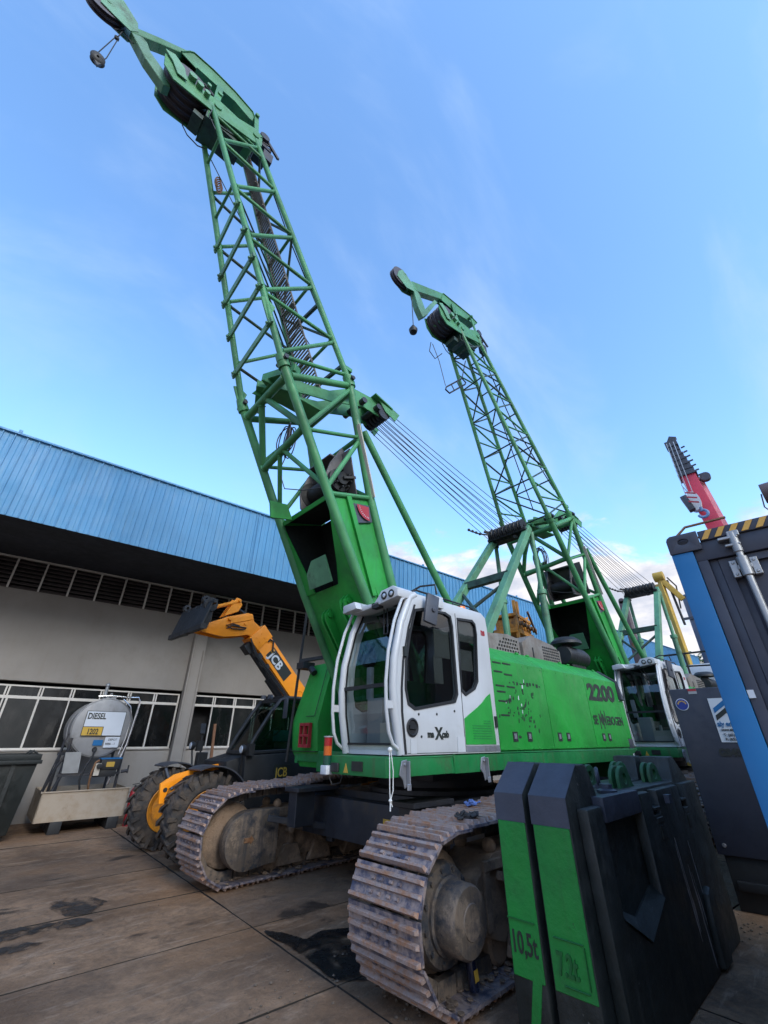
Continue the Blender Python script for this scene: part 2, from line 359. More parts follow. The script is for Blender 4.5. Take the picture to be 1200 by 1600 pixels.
def make_world():
    w = bpy.data.worlds.new('World'); S.world = w; w.use_nodes = True; t = w.node_tree; t.nodes.clear()
    out = N(t, 'ShaderNodeOutputWorld'); bg = N(t, 'ShaderNodeBackground')
    sky = N(t, 'ShaderNodeTexSky', sky_type='NISHITA'); sky.sun_disc = False
    sky.sun_elevation = SUN_EL; sky.sun_rotation = math.pi/2-SUN_AZ
    sky.altitude = 0; sky.air_density = 1.0; sky.dust_density = 1.0; sky.ozone_density = 1.2
    g = N(t, 'ShaderNodeTexCoord').outputs['Generated']
    sep = N(t, 'ShaderNodeSeparateXYZ'); t.links.new(g, sep.inputs[0])
    z = sep.outputs[2]
    # low cumulus banks
    mp = N(t, 'ShaderNodeMapping'); mp.inputs['Scale'].default_value = (1, 1, 2.2); mp.inputs['Location'].default_value = (.35, .1, .12); t.links.new(g, mp.inputs[0])
    n1 = noise(t, mp.outputs[0], 4.2, 12, .58, .25)
    low = ramp(t, z, .24, .56, .30, -.20)
    cum = ramp(t, mathn(t, 'ADD', n1, low), .55, .70, 0, .97)
    shade = ramp(t, noise(t, mp.outputs[0], 7, 8, .6), .35, .65)
    ccol = mixc(t, shade, (5.6, 5.9, 6.9), (9.6, 9.2, 9.2))
    # thin wisps higher up
    mp2 = N(t, 'ShaderNodeMapping'); mp2.inputs['Scale'].default_value = (1, 2.6, 1.3); mp2.inputs['Rotation'].default_value = (.3, .2, .6); t.links.new(g, mp2.inputs[0])
    n2 = noise(t, mp2.outputs[0], 1.6, 8, .55, .5)
    wis = ramp(t, n2, .46, .76, 0, .42)
    boost = N(t, 'ShaderNodeMix', data_type='RGBA', blend_type='MULTIPLY'); boost.inputs[0].default_value = 1
    t.links.new(sky.outputs[0], boost.inputs[6]); boost.inputs[7].default_value = (2.78, 3.60, 4.20, 1)
    k = mixc(t, wis, boost.outputs[2], (5.5, 7.2, 10.0))
    k = mixc(t, cum, k, ccol)
    t.links.new(k, bg.inputs[0]); bg.inputs[1].default_value = .10
    t.links.new(bg.outputs[0], out.inputs[0])
make_world()
S.view_settings.view_transform = 'Standard'; S.view_settings.look = 'None'; S.view_settings.gamma = 1
S.view_settings.exposure = 0.24
BR = R(-4)     # the warehouse and the slabs run 4 degrees off the cranes
def bw(x, y, z=0): return (x*math.cos(BR)-y*math.sin(BR), x*math.sin(BR)+y*math.cos(BR), z)
# ------------------------------------------------------------------ crawler crane
def slab(mb, pts, th):
    pts = [Vector(p) for p in pts]; n = (pts[1]-pts[0]).cross(pts[2]-pts[0]).normalized()*th
    k = len(pts); vs = pts+[p+n for p in pts]
    fs = [tuple(range(k)), tuple(range(2*k-1, k-1, -1))]+[(i, (i+1) % k, (i+1) % k+k, i+k) for i in range(k)]
    mb._add(vs, fs)
def loft(mb, secs):
    """secs: list of (z, x0, x1, y0, y1) rectangles"""
    vs = []; fs = []
    for z, x0, x1, y0, y1 in secs: vs += [(x0, y0, z), (x1, y0, z), (x1, y1, z), (x0, y1, z)]
    for i in range(len(secs)-1):
        for k in range(4):
            a, b = i*4+k, i*4+(k+1) % 4; fs.append((a, b, b+4, a+4))
    fs.append((0, 1, 2, 3)); e = (len(secs)-1)*4; fs.append((e, e+1, e+2, e+3)); mb._add(vs, fs)

BTH = R(70.24); BAX = (-math.cos(BTH), math.sin(BTH)); BN = (math.sin(BTH), math.cos(BTH))
def cor(s, b, t, j=0.):
    w = .627-.067*t; d = 1.278-.074*t
    x = -3.562+BAX[0]*t+BN[0]*d*b; z = 6.353+BAX[1]*t+BN[1]*d*b
    return (x, s*(w+j), z)
FCH = [(-3.56, 6.35), (-2.62, 4.55), (-2.05, 3.50), (-1.46, 2.5), (-1.18, 2.08)]
BCH = [(-2.36, 6.79), (-1.86, 4.77), (-1.44, 3.54), (-1.10, 2.6), (-.95, 2.05)]
def lo(s, b, u, w=.627):
    c = BCH if b else FCH; i = min(int(u), 3) if u < 4 else 3; f = u-i
    return (c[i][0]+(c[i+1][0]-c[i][0])*f, s*w, c[i][1]+(c[i+1][1]-c[i][1])*f)
def fz(z, c=FCH):
    for (x0, z0), (x1, z1) in zip(c, c[1:]):
        if z <= z0 and z >= z1: return x0+(x1-x0)*(z-z0)/(z1-z0)
    return c[-1][0]

def track(rt, side, rot, dirt_seed, bulge=.05):
    rnd = random.Random(dirt_seed); yc = side*1.785-.065; XE = 2.37; R0 = .452; zc = .51
    n = 56; L = 4*XE+2*math.pi*(R0+.01); pitch = L/n
    m = MB(); ch = MB()
    for i in range(n):
        q = (i+.3)*pitch
        if q < 2*XE: x = -XE+q; z = zc+R0; a = 0; z += bulge*math.sin(math.pi*q/(2*XE))**.8+.012*math.sin(q*5.2)
        elif q < 2*XE+math.pi*R0: th = (q-2*XE)/R0; x = XE+R0*math.sin(th); z = zc+R0*math.cos(th); a = -th
        elif q < 4*XE+math.pi*R0: x = XE-(q-2*XE-math.pi*R0); z = zc-R0; a = math.pi
        else: th = (q-4*XE-math.pi*R0)/R0; x = -XE-R0*math.sin(th); z = zc-R0*math.cos(th); a = math.pi-th
        a += rnd.uniform(-.012, .012)
        T = Vector((math.cos(a), 0, math.sin(a))); Nn = Vector((-math.sin(a), 0, math.cos(a))); P = Vector((x, yc+rnd.uniform(-.004, .004), z))
        if abs(a-math.pi) < .1 or a > math.pi/2: pass
        def bx(mb, t0, t1, y0, y1, n0, n1, tp=0., sl=0.):
            vs = []
            for yy, ys in ((y0, 1), (y1, -1)):
                for tt, nn, k in ((t0, n0, 0), (t1, n0, 0), (t1-tp, n1, 1), (t0+tp, n1, 1)):
                    vs.append(P+T*tt+Nn*nn+Vector((0, yy+ys*sl*k, 0)))
            mb._add(vs, [(0, 1, 2, 3), (7, 6, 5, 4), (0, 4, 5, 1), (1, 5, 6, 2), (2, 6, 7, 3), (3, 7, 4, 0)])
        m.m = 0
        bx(m, -pitch/2+.006, pitch/2-.006, -.348, .348, 0, .02)
        m.m = 1
        for to, hh in ((-.092, .052), (-.012, .044), (.066, .048)):
            j = rnd.uniform(-.004, .004)
            bx(m, to-.016+j, to+.016+j, -.342+rnd.uniform(0, .01), .342, .02, hh, .006, .012)
        m.m = 0
        for yy in (-.13, -.05, .05, .13):
            for to in (-.052, .027): bx(m, to-.013, to+.013, yy-.016, yy+.016, .02, .036, .004)
        for yy in (-.15, .09): bx(ch, -pitch/2+.012, pitch/2-.012, yy, yy+.06, -.1, 0)
        bx(ch, -.03, .03, -.09, .09, -.08, -.02)
    f = MB()
    prof = [(-2.0, .30), (-2.0, .62), (-1.75, .76), (1.75, .76), (2.0, .62), (2.0, .30), (1.7, .2), (-1.7, .2)]
    f.prism(prof, 'xz', yc-.2, yc+.2)
    for sy in (-1, 1):
        y0 = yc+sy*.20
        f.box(-1.93, -1.15, min(y0, y0+sy*.035), max(y0, y0+sy*.035), .66, .73); f.box(-1.93, -1.86, min(y0, y0+sy*.03), max(y0, y0+sy*.03), .3, .66)
        for xx in (-1.5, -1.0, -.35, .35, 1.0, 1.6):
            f.box(xx-.03, xx+.03, min(y0, y0+sy*.05), max(y0, y0+sy*.05), .24, .72)
            f.prism([(xx-.2, .12), (xx+.2, .12), (xx+.1, .34), (xx-.1, .34)], 'xz', min(y0, y0+sy*.06), max(y0, y0+sy*.06))
        f.box(-.9, .9, min(y0, y0+sy*.04), max(y0, y0+sy*.04), .48, .56)
        f.bar((-1.75, y0+sy*.04, .62), (-1.1, y0+sy*.04, .42), .05, .06); f.bar((-1.1, y0+sy*.04, .42), (-.95, y0+sy*.06, .3), .07, .05)
        f.tube((-1.35, y0, .58), (-1.35, y0+sy*.1, .58), .055, 12); f.tube((-1.55, y0, .5), (-1.55, y0+sy*.12, .5), .04, 12)
        f.path([(-1.62, y0+sy*.06, .66), (-1.62, y0+sy*.09, .60), (-1.56, y0+sy*.09, .56), (-1.50, y0+sy*.09, .60), (-1.50, y0+sy*.06, .66)], .014)
        f.sphere((-1.72, y0-sy*.05, .80), .06)
    for xx in (-1.0, .9): f.tube((xx, yc-.12, .83), (xx, yc+.12, .83), .085, 16)
    o = f.build('track', M['mud'], rt, bevel=.006, seg=1); o.rotation_euler.z = rot
    m.build('track_shoes', [M['shoe'], M['grouser']], o, smooth=False)
    ch.build('track_chain', M['mud_steel'], o, smooth=False)
    for k in range(9):
        xx = -1.72+k*.43; r = MB(); r.lathe((xx, yc-.17, .2), (0, 1, 0), [(0, 0), (.12, 0), (.14, .02), (.14, .07), (.11, .09), (.11, .25), (.14, .27), (.14, .32), (.12, .34), (0, .34)], 20)
        r.build('track_roller', M['mud'], o)
    for sx in (-1, 1):
        w = MB(); w.lathe((sx*XE, yc-.1, zc), (0, 1, 0), [(0, 0), (.30, 0), (.345, .03), (.345, .17), (.30, .2), (0, .2)], 28)
        w.build('idler_wheel' if sx > 0 else 'sprocket_wheel', M['mud'], o)
        ys = side   # hub on the outer face
        h = MB(); y0 = yc+ys*.1
        h.lathe((sx*(XE+.02), y0, zc-.01), (0, ys, 0), [(0, 0), (.29, 0), (.30, .05), (.28, .10), (.225, .12), (.222, .14), (.205, .15), (.20, .29), (.185, .31), (.10, .318), (.095, .325), (0, .325)], 30)
        for k in range(12):
            a = k*math.pi/6+.2; c = Vector((sx*(XE+.02)+.252*math.cos(a), y0+ys*.105, zc-.01+.252*math.sin(a)))
            h.tube(c, c+Vector((0, ys*.018, 0)), .016, 6)
        h.build('final_drive', M['mud_steel'], o)
        # D-shaped cover on the inner face
        cx = sx*2.23; pts = [(cx+sx*.31*math.cos(a)*-1*-1, .47+.31*math.sin(a)) for a in [math.pi/2-math.pi*k/14 for k in range(15)]]
        pts = [(cx+abs(x-cx)*sx, z) for x, z in pts]+[(sx*1.80, .20), (sx*1.80, .78)]
        d = MB(); yi = yc-side*.20; d.prism(pts, 'xz', min(yi, yi-side*.17), max(yi, yi-side*.17))
        dc = d.build('cover_plate', M['mud_steel'], o, bevel=.014)
        e = MB(); yf = yi-side*.17
        e.prism([(cx-.06, .45), (cx+.03, .45), (cx+.03, .43), (cx+.075, .475), (cx+.03, .52), (cx+.03, .50), (cx-.06, .50)], 'xz', min(yf, yf-side*.012), max(yf, yf-side*.012))
        e.build('arrow_mark', M['rust'], o)
    # mud banked inside the lower run
    mu = MB(); rr = random.Random(dirt_seed+5)
    for k in range(420):
        xx = rr.uniform(-2.5, 2.4); yy = yc+rr.choice((-1, 1))*rr.uniform(.10, .38)*rr.uniform(.6, 1); s_ = rr.uniform(.008, .045); mu.sphere((xx, yy, .075), s_, 7, rr.uniform(.2, .5))
    tag(mu.build('mud_clods', M['mud'], o), kind='stuff')
    return o

def tw(mb, p, q, r, n=10):
    """brace with a weld collar where it meets the chords"""
    p, q = Vector(p), Vector(q); d = (q-p).normalized(); mb.tube(p, q, r, n)
    if (q-p).length > .3:
        for e, s_ in ((p, 1), (q, -1)): mb.lathe(e+d*(.045*s_), d*s_, [(r*.9, 0), (r*1.28, .006), (r*1.28, .016), (r*.98, .028)], n)
def lattice(bo, foot, variant):
    def bd(mb, name, mat, parent=None, **k):
        mb.zero = True; o = mb.build(name, mat, parent or boom, origin=foot, **k); o.location = (0, 0, 0); return o
    c = MB(); r = .050
    for s in (-1, 1):
        c.tube(cor(s, 0, -.02), cor(s, 0, 5.78), r, 14); c.tube(cor(s, 1, -.02), cor(s, 1, 5.72), r, 14)
        for b in (0, 1):
            p = cor(s, b, 0); q = cor(s, b, .12); c.tube(p, q, .085, 14)
            p2 = lo(s, b, .04); c.tube(p2, p, .09, 14)
            u = [lo(s, b, k) for k in (0, 1, 2, 3, 4)]
            c.path(u, .066, 14)
    boom = c.build('boom', M['green_lattice'], bo, origin=foot)
    g = MB(); fl = MB(); th = MB()
    TN = [.2, 1.38, 2.55, 3.7, 4.9]; TF = [.8, 2.0, 3.15, 4.35]
    if variant == 1:
        for i, t in enumerate(TN):
            tw(g, cor(-1, 0, t), cor(-1, 1, min(t+.62, 5.5)), .033)
            if i: tw(g, cor(-1, 0, t-.04), cor(-1, 1, TN[i-1]+.68), .031)
        tw(g, cor(-1, 0, 5.6), cor(-1, 1, 5.2), .03); tw(g, cor(-1, 0, .12), cor(-1, 1, .16), .033)
        for i, t in enumerate(TF):
            tw(g, cor(1, 0, t), cor(1, 1, t+.6), .03)
            tw(th, cor(1, 0, t-.05), cor(1, 1, (TF[i-1] if i else -.5)+.62), .027)
        for tf, tn in ((.6, .7), (1.3, 1.42), (1.95, 2.0), (2.5, 2.6), (3.1, 3.2)):
            p = Vector(cor(1, 0, tf)); q = Vector(cor(-1, 0, tn)); d = (q-p).normalized()*.09
            off = Vector((-BN[0], 0, -BN[1]))*.05
            fl.bar(p-d+off, q+d+off, .035, .085, up=(BAX[0], 0, BAX[1]))
            for e in (p, q):
                fl.bar(e+off-Vector((0, .05, 0)), e+off+Vector((0, .05, 0)), .07, .07, up=(BAX[0], 0, BAX[1])); fl.tube(e+off*2.2, e, .02, 8)
        for a, b in ((.15, .7), (.6, 1.38), (1.3, 2.0), (1.95, 2.55), (2.5, 3.2), (3.1, 3.75)):
            tw(th, cor(1, 1, a), cor(-1, 0, b), .016, 7)
        tw(g, cor(1, 0, 3.75), cor(-1, 0, 3.75), .025); tw(g, cor(1, 0, 5.0), cor(-1, 0, 5.0), .025)
        for i, (a, b) in enumerate(((.9, 2.1), (2.1, 3.25), (3.25, 4.4), (4.4, 5.4))):
            tw(g, cor(-1, 1, a), cor(1, 1, a), .028); tw(th, cor(-1, 1, b if i % 2 else a), cor(1, 1, a if i % 2 else b), .024)
        for t in (.35, 1.65): th.bar(cor(-1, 1, t), cor(1, 1, t+.1), .05, .07)
    else:
        T = [.1, 1.1, 2.15, 3.2, 4.2, 5.2]
        for i, t in enumerate(T):
            for s in (-1, 1):
                tw(th, cor(s, 0, t), cor(s, 1, t+.3), .022)
                if i: (g if i % 2 else th).tube(cor(s, 0, t-.05), cor(s, 1, T[i-1]+.35), .024); tw(g, cor(s, 0, T[i-1]+.5), cor(s, 1, T[i-1]+.35), .022)
            for b in (0, 1):
                tw(th, cor(-1, b, t), cor(1, b, t), .02)
                if i:
                    a, e = (T[i-1], t) if i % 2 else (t, T[i-1])
                    tw(th, cor(-1, b, a), cor(1, b, e), .02)
    bd(g, 'lattice_tubes', M['green_lattice']); bd(th, 'bracing', M['dark_green'])
    if variant == 1: bd(fl, 'flat_bars', M['green_dull'], bevel=.004, seg=1)
    # ---- lower lattice
    g = MB()
    for s in (-1, 1):
        tw(g, lo(s, 0, .1), lo(s, 1, .03), .055, 12); tw(g, lo(s, 1, .06), lo(s, 0, .5), .036)
        tw(g, lo(s, 0, .52), lo(s, 1, .5), .03); tw(g, lo(s, 1, .52), lo(s, 0, .96), .036); tw(g, lo(s, 0, 1.0), lo(s, 1, 1.0), .035)
    a, b = Vector(lo(1, 0, .1)), Vector(lo(-1, 0, .1)); mid = (a+b)/2
    tw(g, a, b, .062, 12); tw(g, mid+Vector((0, .12, 0)), lo(1, 0, .55), .05); tw(g, mid, lo(-1, 0, .5), .05)
    a, b = Vector(lo(1, 0, .55)), Vector(lo(-1, 0, .5)); mid = (a+b)/2
    tw(g, a, b, .055, 12); tw(g, mid+Vector((0, .08, 0)), lo(1, 0, .98), .035); tw(g, mid, lo(-1, 0, .95), .035)
    tw(g, lo(1, 1, .5), lo(-1, 1, .5), .04); tw(g, lo(1, 1, .5), lo(-1, 1, 1.), .035); tw(g, lo(1, 1, .08), lo(-1, 1, .08), .05)
    bd(g, 'lower_lattice', M['green_lattice'])
    # ---- closed foot box
    p = MB(); w = .6
    side = [(-2.64, 4.60), (-2.07, 3.5), (-1.48, 2.5), (-1.25, 2.0), (-.9, 1.98), (-1.08, 2.6), (-1.42, 3.54), (-1.84, 4.80)]
    p.prism(side, 'xz', -w-.012, -w+.012); p.prism(side, 'xz', w-.012, w+.012)
    for (a, b) in ((1, 2), (2, 3), (3, 4)):
        slab(p, [lo(1, 1, a, .59), lo(-1, 1, a, .59), lo(-1, 1, b, .59), lo(1, 1, b, .59)], .02)
    F = lambda z, y: (fz(z)+.01, y, z)
    slab(p, [F(4.57, .59), F(3.5, .59), F(3.5, .36), F(4.45, .57)], .02)
    slab(p, [F(4.57, -.59), F(3.5, -.59), F(3.5, -.18), F(3.75, -.3), F(4.45, -.55)], .02)
    slab(p, [F(3.5, .59), F(3.5, -.59), F(2.5, -.59), F(2.5, .59)], .02)
    slab(p, [F(2.5, .59), F(2.5, -.59), F(2.1, -.59), F(2.1, .59)], .02)
    slab(p, [lo(1, 0, 1.0, .6), lo(-1, 0, 1.0, .6), lo(-1, 0, 1.05, .6), lo(1, 0, 1.05, .6)], .03)
    # black sheets and diaphragm inside paint the shade of the cavity
    bx = bd(p, 'foot_box', M['green_boom'])
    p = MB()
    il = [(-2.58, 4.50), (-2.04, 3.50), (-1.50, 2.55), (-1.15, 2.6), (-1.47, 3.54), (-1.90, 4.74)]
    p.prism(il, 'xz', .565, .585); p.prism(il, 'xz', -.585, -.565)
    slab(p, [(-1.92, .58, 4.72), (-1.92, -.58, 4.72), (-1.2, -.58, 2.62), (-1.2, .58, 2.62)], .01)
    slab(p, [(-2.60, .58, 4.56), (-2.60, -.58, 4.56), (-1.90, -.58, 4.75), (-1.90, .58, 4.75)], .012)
    bd(p, 'box_shade_sheets', M['box_shade'], bx)
    q = MB()
    slab(q, [(-2.32, -.655, 4.62), (-2.24, -.655, 4.64), (-1.73, -.655, 3.3), (-1.80, -.655, 3.28)], .035)
    slab(q, [(-2.0, -.64, 3.9), (-1.96, -.64, 3.9), (-1.5, -.64, 3.0), (-1.54, -.64, 2.98)], .02)
    bd(q, 'stiffener', M['green'], bx)
    q = MB(); q.prism([(-3.0, 4.68), (-2.72, 4.72), (-2.6, 4.5), (-2.95, 4.42)], 'xz', .30, .33)
    for yy, z0 in ((.27, 3.13), (-.22, 3.22)):
        x0 = fz(z0)
        pts = [(x0-.08, z0+.12), (x0-.14, z0+.04), (x0-.13, z0-.05), (x0+.28, z0-.62), (x0+.33, z0-.6), (x0+.05, z0+.12)]
        q.sep().prism(pts, 'xz', yy-.015, yy+.015); q.prism(pts, 'xz', yy-.10, yy-.07)
        q.tube((x0-.07, yy-.13, z0+.03), (x0-.07, yy+.05, z0+.03), .04, 14)
    bd(q, 'lug', M['green_boom'])
    q = MB(); x0 = fz(3.62)
    slab(q, [(x0-.03, .34, 3.52), (x0-.03, -.20, 3.52), (x0-.20, -.22, 3.86), (x0-.20, .10, 3.86), (x0-.13, .30, 3.72)], .025)
    bd(q, 'access_lid', M['green_dull'])
    q = MB(); q.lathe((fz(2.62)-.01, -.2, 2.62), (-.86, 0, -.5), [(0, .02), (.17, .02), (.2, 0)], 24); bd(q, 'dark_port', M['black'])
    # load gauge with red dial on the near cheek
    q = MB(); slab(q, [(-2.20, -.646, 4.55), (-1.9, -.646, 4.62), (-1.83, -.646, 4.37), (-2.1, -.646, 4.27)], .02); gau = bd(q, 'angle_gauge', M['darkgrey'])
    q = MB(); ctr = Vector((-1.93, -.668, 4.57)); pts = [ctr]+[ctr+Vector((.215*math.cos(a), 0, .215*math.sin(a))) for a in [R(186)+R(92)*k/10 for k in range(11)]]
    slab(q, pts, .003); bd(q, 'dial', M['red'], gau)
    q = MB()
    for k in range(9):
        a = R(194)+R(78)*k/8; q.tube(ctr+Vector((.165*math.cos(a), -.004, .165*math.sin(a))), ctr+Vector((.185*math.cos(a), -.004, .185*math.sin(a))), .0045, 5)
    bd(q, 'dial_ticks', M['sticker_white'], gau)
    q = MB(); q.bar((-2.20, -.70, 5.95), (-1.86, -.70, 4.75), .02, .07, up=(0, 1, 0)); bd(q, 'pale_strip', M['paper'])
    # support girder with deflection sheaves
    q = MB(); gp = [(-3.62, 6.30), (-3.45, 6.62), (-2.9, 6.72), (-2.45, 6.88), (-1.95, 7.28), (-1.4, 7.34), (-1.15, 7.25), (-1.3, 6.98), (-1.7, 6.98), (-2.05, 6.82), (-2.4, 6.66), (-2.9, 6.50), (-3.3, 6.32)]
    q.prism(gp, 'xz', -.19, -.165); q.prism(gp, 'xz', .165, .19); q.box(-3.5, -2.5, -.165, .165, 6.36, 6.40)
    for s in (-1, 1): q.bar((-3.55, s*.05, 6.45), (-3.3, s*.6, 6.42), .14, .14)
    gd = bd(q, 'support_girder', M['green_lattice'], bevel=.006, seg=1)
    q = MB()
    for s in (-1, 1):
        slab(q, [(-1.45, s*.26, 7.42), (-.86, s*.30, 7.20), (-.98, s*.30, 6.98), (-1.2, s*.26, 7.12)], .02)
    q.bar((-1.5, 0, 7.36), (-1.05, 0, 7.24), .62, .03, up=(0, 0, 1)); bd(q, 'sheave_bracket', M['green_lattice'], gd)
    q = MB()
    for k in range(6): q.lathe((-1.22, -.24+k*.085, 7.1), (0, 1, 0), [(0, 0), (.15, 0), (.13, .02), (.15, .045), (0, .045)], 18)
    for k in range(3): q.tube((-2.1+k*.35, -.3, 6.98+k*.06), (-2.1+k*.35, .3, 6.98+k*.06), .06, 12)
    bd(q, 'deflection_sheaves', M['dark_steel'], gd)
    # winch
    q = MB(); wp = [(-2.50, 5.0), (-2.40, 5.35), (-2.20, 5.72), (-2.06, 5.6), (-1.95, 4.95), (-2.0, 4.80), (-2.46, 4.75)]
    q.prism(wp, 'xz', .33, .36); q.prism(wp, 'xz', -.30, -.27); q.box(-2.40, -2.10, -.27, .33, 5.5, 5.53); slab(q, [(-2.02, -.50, 4.80), (-2.02, .50, 4.80), (-2.20, .50, 5.60), (-2.20, -.50, 5.60)], .02)
    wn = bd(q, 'winch', M['winch_grey'], bevel=.01)
    q = MB(); q.lathe((-2.25, -.44, 5.05), (0, 1, 0), [(0, 0), (.1, 0), (.1, .05), (.19, .07), (.19, .14), (.07, .16), (.15, .17), (.15, .75), (.24, .76), (.24, .79), (0, .79)], 24)
    for k in range(8):
        a = k*math.pi/4; q.tube((-2.25+.15*math.cos(a), -.46, 5.05+.15*math.sin(a)), (-2.25+.15*math.cos(a), -.37, 5.05+.15*math.sin(a)), .015, 6)
    q.bar((-2.25, -.45, 5.05), (-2.05, -.48, 5.12), .05, .04); bd(q, 'winch_drum', M['black'], wn)
    # cable bundle
    q = MB(); rr = random.Random(3)
    for k in range(9):
        cc = Vector((-2.95+rr.uniform(-.05, .05), .12+rr.uniform(-.05, .05), 5.75+rr.uniform(-.05, .05))); ra = rr.uniform(.12, .2); rb = rr.uniform(.18, .3); tl = rr.uniform(-.5, .5)
        q.path([cc+Vector((math.sin(tl)*ra*math.cos(a), math.cos(tl)*ra*math.cos(a), rb*math.sin(a)-.05)) for a in [k2*math.pi/9 for k2 in range(19)]], .009, 6)
    q.path([(-2.9, .1, 5.6), (-2.95, .25, 5.2), (-2.85, .2, 4.9), (-2.7, -.1, 4.8), (-2.6, -.4, 4.75)], .008, 6)
    bd(q, 'cable_bundle', M['rope'])
    # pins at the section joint
    q = MB()
    for s in (-1, 1):
        for b in (0, 1):
            e = Vector(cor(s, b, .03)); q.sep().tube(e-Vector((0, .13, 0)), e+Vector((0, .13, 0)), .035, 10); q.bar(e+Vector((.0, -.1, .05)), e+Vector((.05, .12, -.02)), .05, .05)
    bd(q, 'joint_pins', M['dark_steel'])
    q = MB()
    for s, t0 in ((1, -.02), (-1, .78)):
        e = Vector(cor(s, 0, t0)); q.sep().prism([(e.x-.05, e.z-.05), (e.x-.22, e.z+.34), (e.x-.14, e.z+.38), (e.x+.02, e.z+.3)], 'xz', e.y-.012, e.y+.012)
    e = Vector(cor(-1, 1, .35)); q.sep().box(e.x+.05, e.x+.18, e.y-.03, e.y+.03, e.z-.05, e.z+.02)
    bd(q, 'bracket_tabs', M['green_lattice'])
    # walkway grating
    if variant == 1:
        q = MB(); q.m = 0
        def wk(t, f, dn=-.06):
            a = Vector(cor(1, 1, t)); b = Vector(cor(-1, 1, t)); return a+(b-a)*f+Vector((BN[0], 0, BN[1]))*dn
        for f in (.10, .50): q.path([wk(.25, f), wk(3, f), wk(5.55, f)], .018, 6)
        for k in range(80):
            t = .3+5.2*k/79; q.bar(wk(t, .11), wk(t+.035, .49), .012, .03, up=(BN[0], 0, BN[1]))
        for k in range(10):
            t = .35+5.1*k/9; q.bar(wk(t, .10, -.09), wk(t, .50, -.09), .03, .03)
        bd(q, 'walkway_grating', M['mesh_grey'], smooth=False)
        q = MB(); q.path([cor(-1, 1, 5.3, -.05), cor(-1, 1, 3.2, -.1), cor(-1, 1, 1.0, -.04)], .012, 6); q.path([cor(1, 0, 5.5, .02), cor(1, 1, 2.3, -.15), cor(0, 1, 1.2)], .01, 6)
        bd(q, 'hose', M['black'])
    else:
        q = MB(); q.path([cor(-1, 1, 5.3, -.1), cor(-1, 1, 3.0, -.22), cor(-1, 1, .8, -.05)], .014, 6); q.path([cor(.3, 1, 5.3), cor(.2, 1, 3.0), cor(.4, 1, .5)], .014, 6)
        bd(q, 'hose', M['black'])
    # ---- head
    hp = [(-4.60, 12.30), (-4.56, 11.95), (-4.75, 11.86), (-5.45, 11.64), (-5.8, 11.58), (-6.16, 11.52), (-6.36, 11.72), (-6.42, 12.05), (-6.30, 12.14), (-6.02, 11.98), (-5.80, 11.97), (-5.45, 12.16), (-5.1, 12.16), (-4.75, 12.36)]
    q = MB(); q.prism(hp, 'xz', -.275, -.25); q.prism(hp, 'xz', .25, .275)
    q.box(-5.45, -4.7, -.25, .25, 11.80, 11.83); q.tube((-5.45, -.3, 11.9), (-5.45, .3, 11.9), .07, 14); q.tube((-4.72, -.3, 12.12), (-4.72, .3, 12.12), .06, 14)
    hd = bd(q, 'boom_head', M['green_lattice'], bevel=.005, seg=1)
    q = MB(); slab(q, [(-5.60, -.24, 11.95), (-5.56, -.24, 11.38), (-5.56, .24, 11.38), (-5.60, .24, 11.95)], .02)
    slab(q, [(-5.56, -.24, 11.38), (-4.85, -.24, 11.62), (-4.85, .24, 11.62), (-5.56, .24, 11.38)], .02)
    q.box(-5.75, -5.58, -.16, .16, 11.35, 11.48); q.box(-5.45, -4.9, -.22, .22, 11.45, 11.62)
    bd(q, 'head_underplate', M['dark_green'], hd)
    q = MB()
    for k in range(4): q.lathe((-5.98, -.238+k*.12, 11.99), (0, 1, 0), [(.06, 0), (.385, 0), (.39, .015), (.345, .04), (.345, .07), (.39, .095), (.385, .11), (.06, .11)], 40)
    bd(q, 'main_sheaves', M['sheave'], hd)
    q = MB()
    for k in range(3): q.tube((-5.95+k*.14, -.36, 12.0-k*.05), (-5.95+k*.14, -.27, 12.0-k*.05), .07-.01*k, 12)
    q.tube((-5.7, -.31, 12.3), (-5.7, .31, 12.3), .04, 10)
    q.prism([(-6.44, 12.1), (-6.3, 12.2), (-6.1, 12.05), (-6.0, 11.75), (-6.15, 11.72), (-6.28, 11.95)], 'xz', -.315, -.295)
    bd(q, 'head_fittings', M['green_dull'], hd)
    if variant == 1:
        web = [(-6.30, 13.00), (-6.20, 13.28), (-6.14, 13.38), (-5.77, 13.44), (-5.31, 13.42), (-4.88, 13.30), (-4.73, 12.98), (-4.90, 12.92), (-5.25, 13.04), (-5.59, 12.98), (-6.0, 12.94)]
        up = [(-6.98, 12.42), (-6.91, 12.46), (-6.63, 12.81), (-6.24, 13.24)]; dn = [(-6.30, 13.00), (-6.59, 12.65), (-6.86, 12.30), (-6.95, 12.20)]
        st = [(-6.95, 12.22), (-6.80, 12.34), (-6.72, 12.30), (-6.62, 12.12), (-6.26, 11.87), (-6.18, 11.62), (-6.26, 11.55), (-6.63, 11.83)]
        tp = [(-7.42, 12.24), (-7.45, 12.55), (-7.25, 12.88), (-7.10, 12.74), (-6.95, 12.60), (-6.88, 12.36), (-6.96, 12.18), (-7.20, 12.20)]
        tc = (-7.36, 12.42)
    else:
        web = [(-6.33, 12.70), (-6.22, 13.08), (-4.95, 13.20), (-4.63, 13.13), (-4.80, 12.92), (-5.54, 12.70)]
        up = [(-7.56, 12.28), (-7.50, 12.36), (-7.07, 12.60), (-6.22, 13.08)]; dn = [(-6.33, 12.74), (-6.95, 12.36), (-7.34, 12.12), (-7.50, 12.12)]
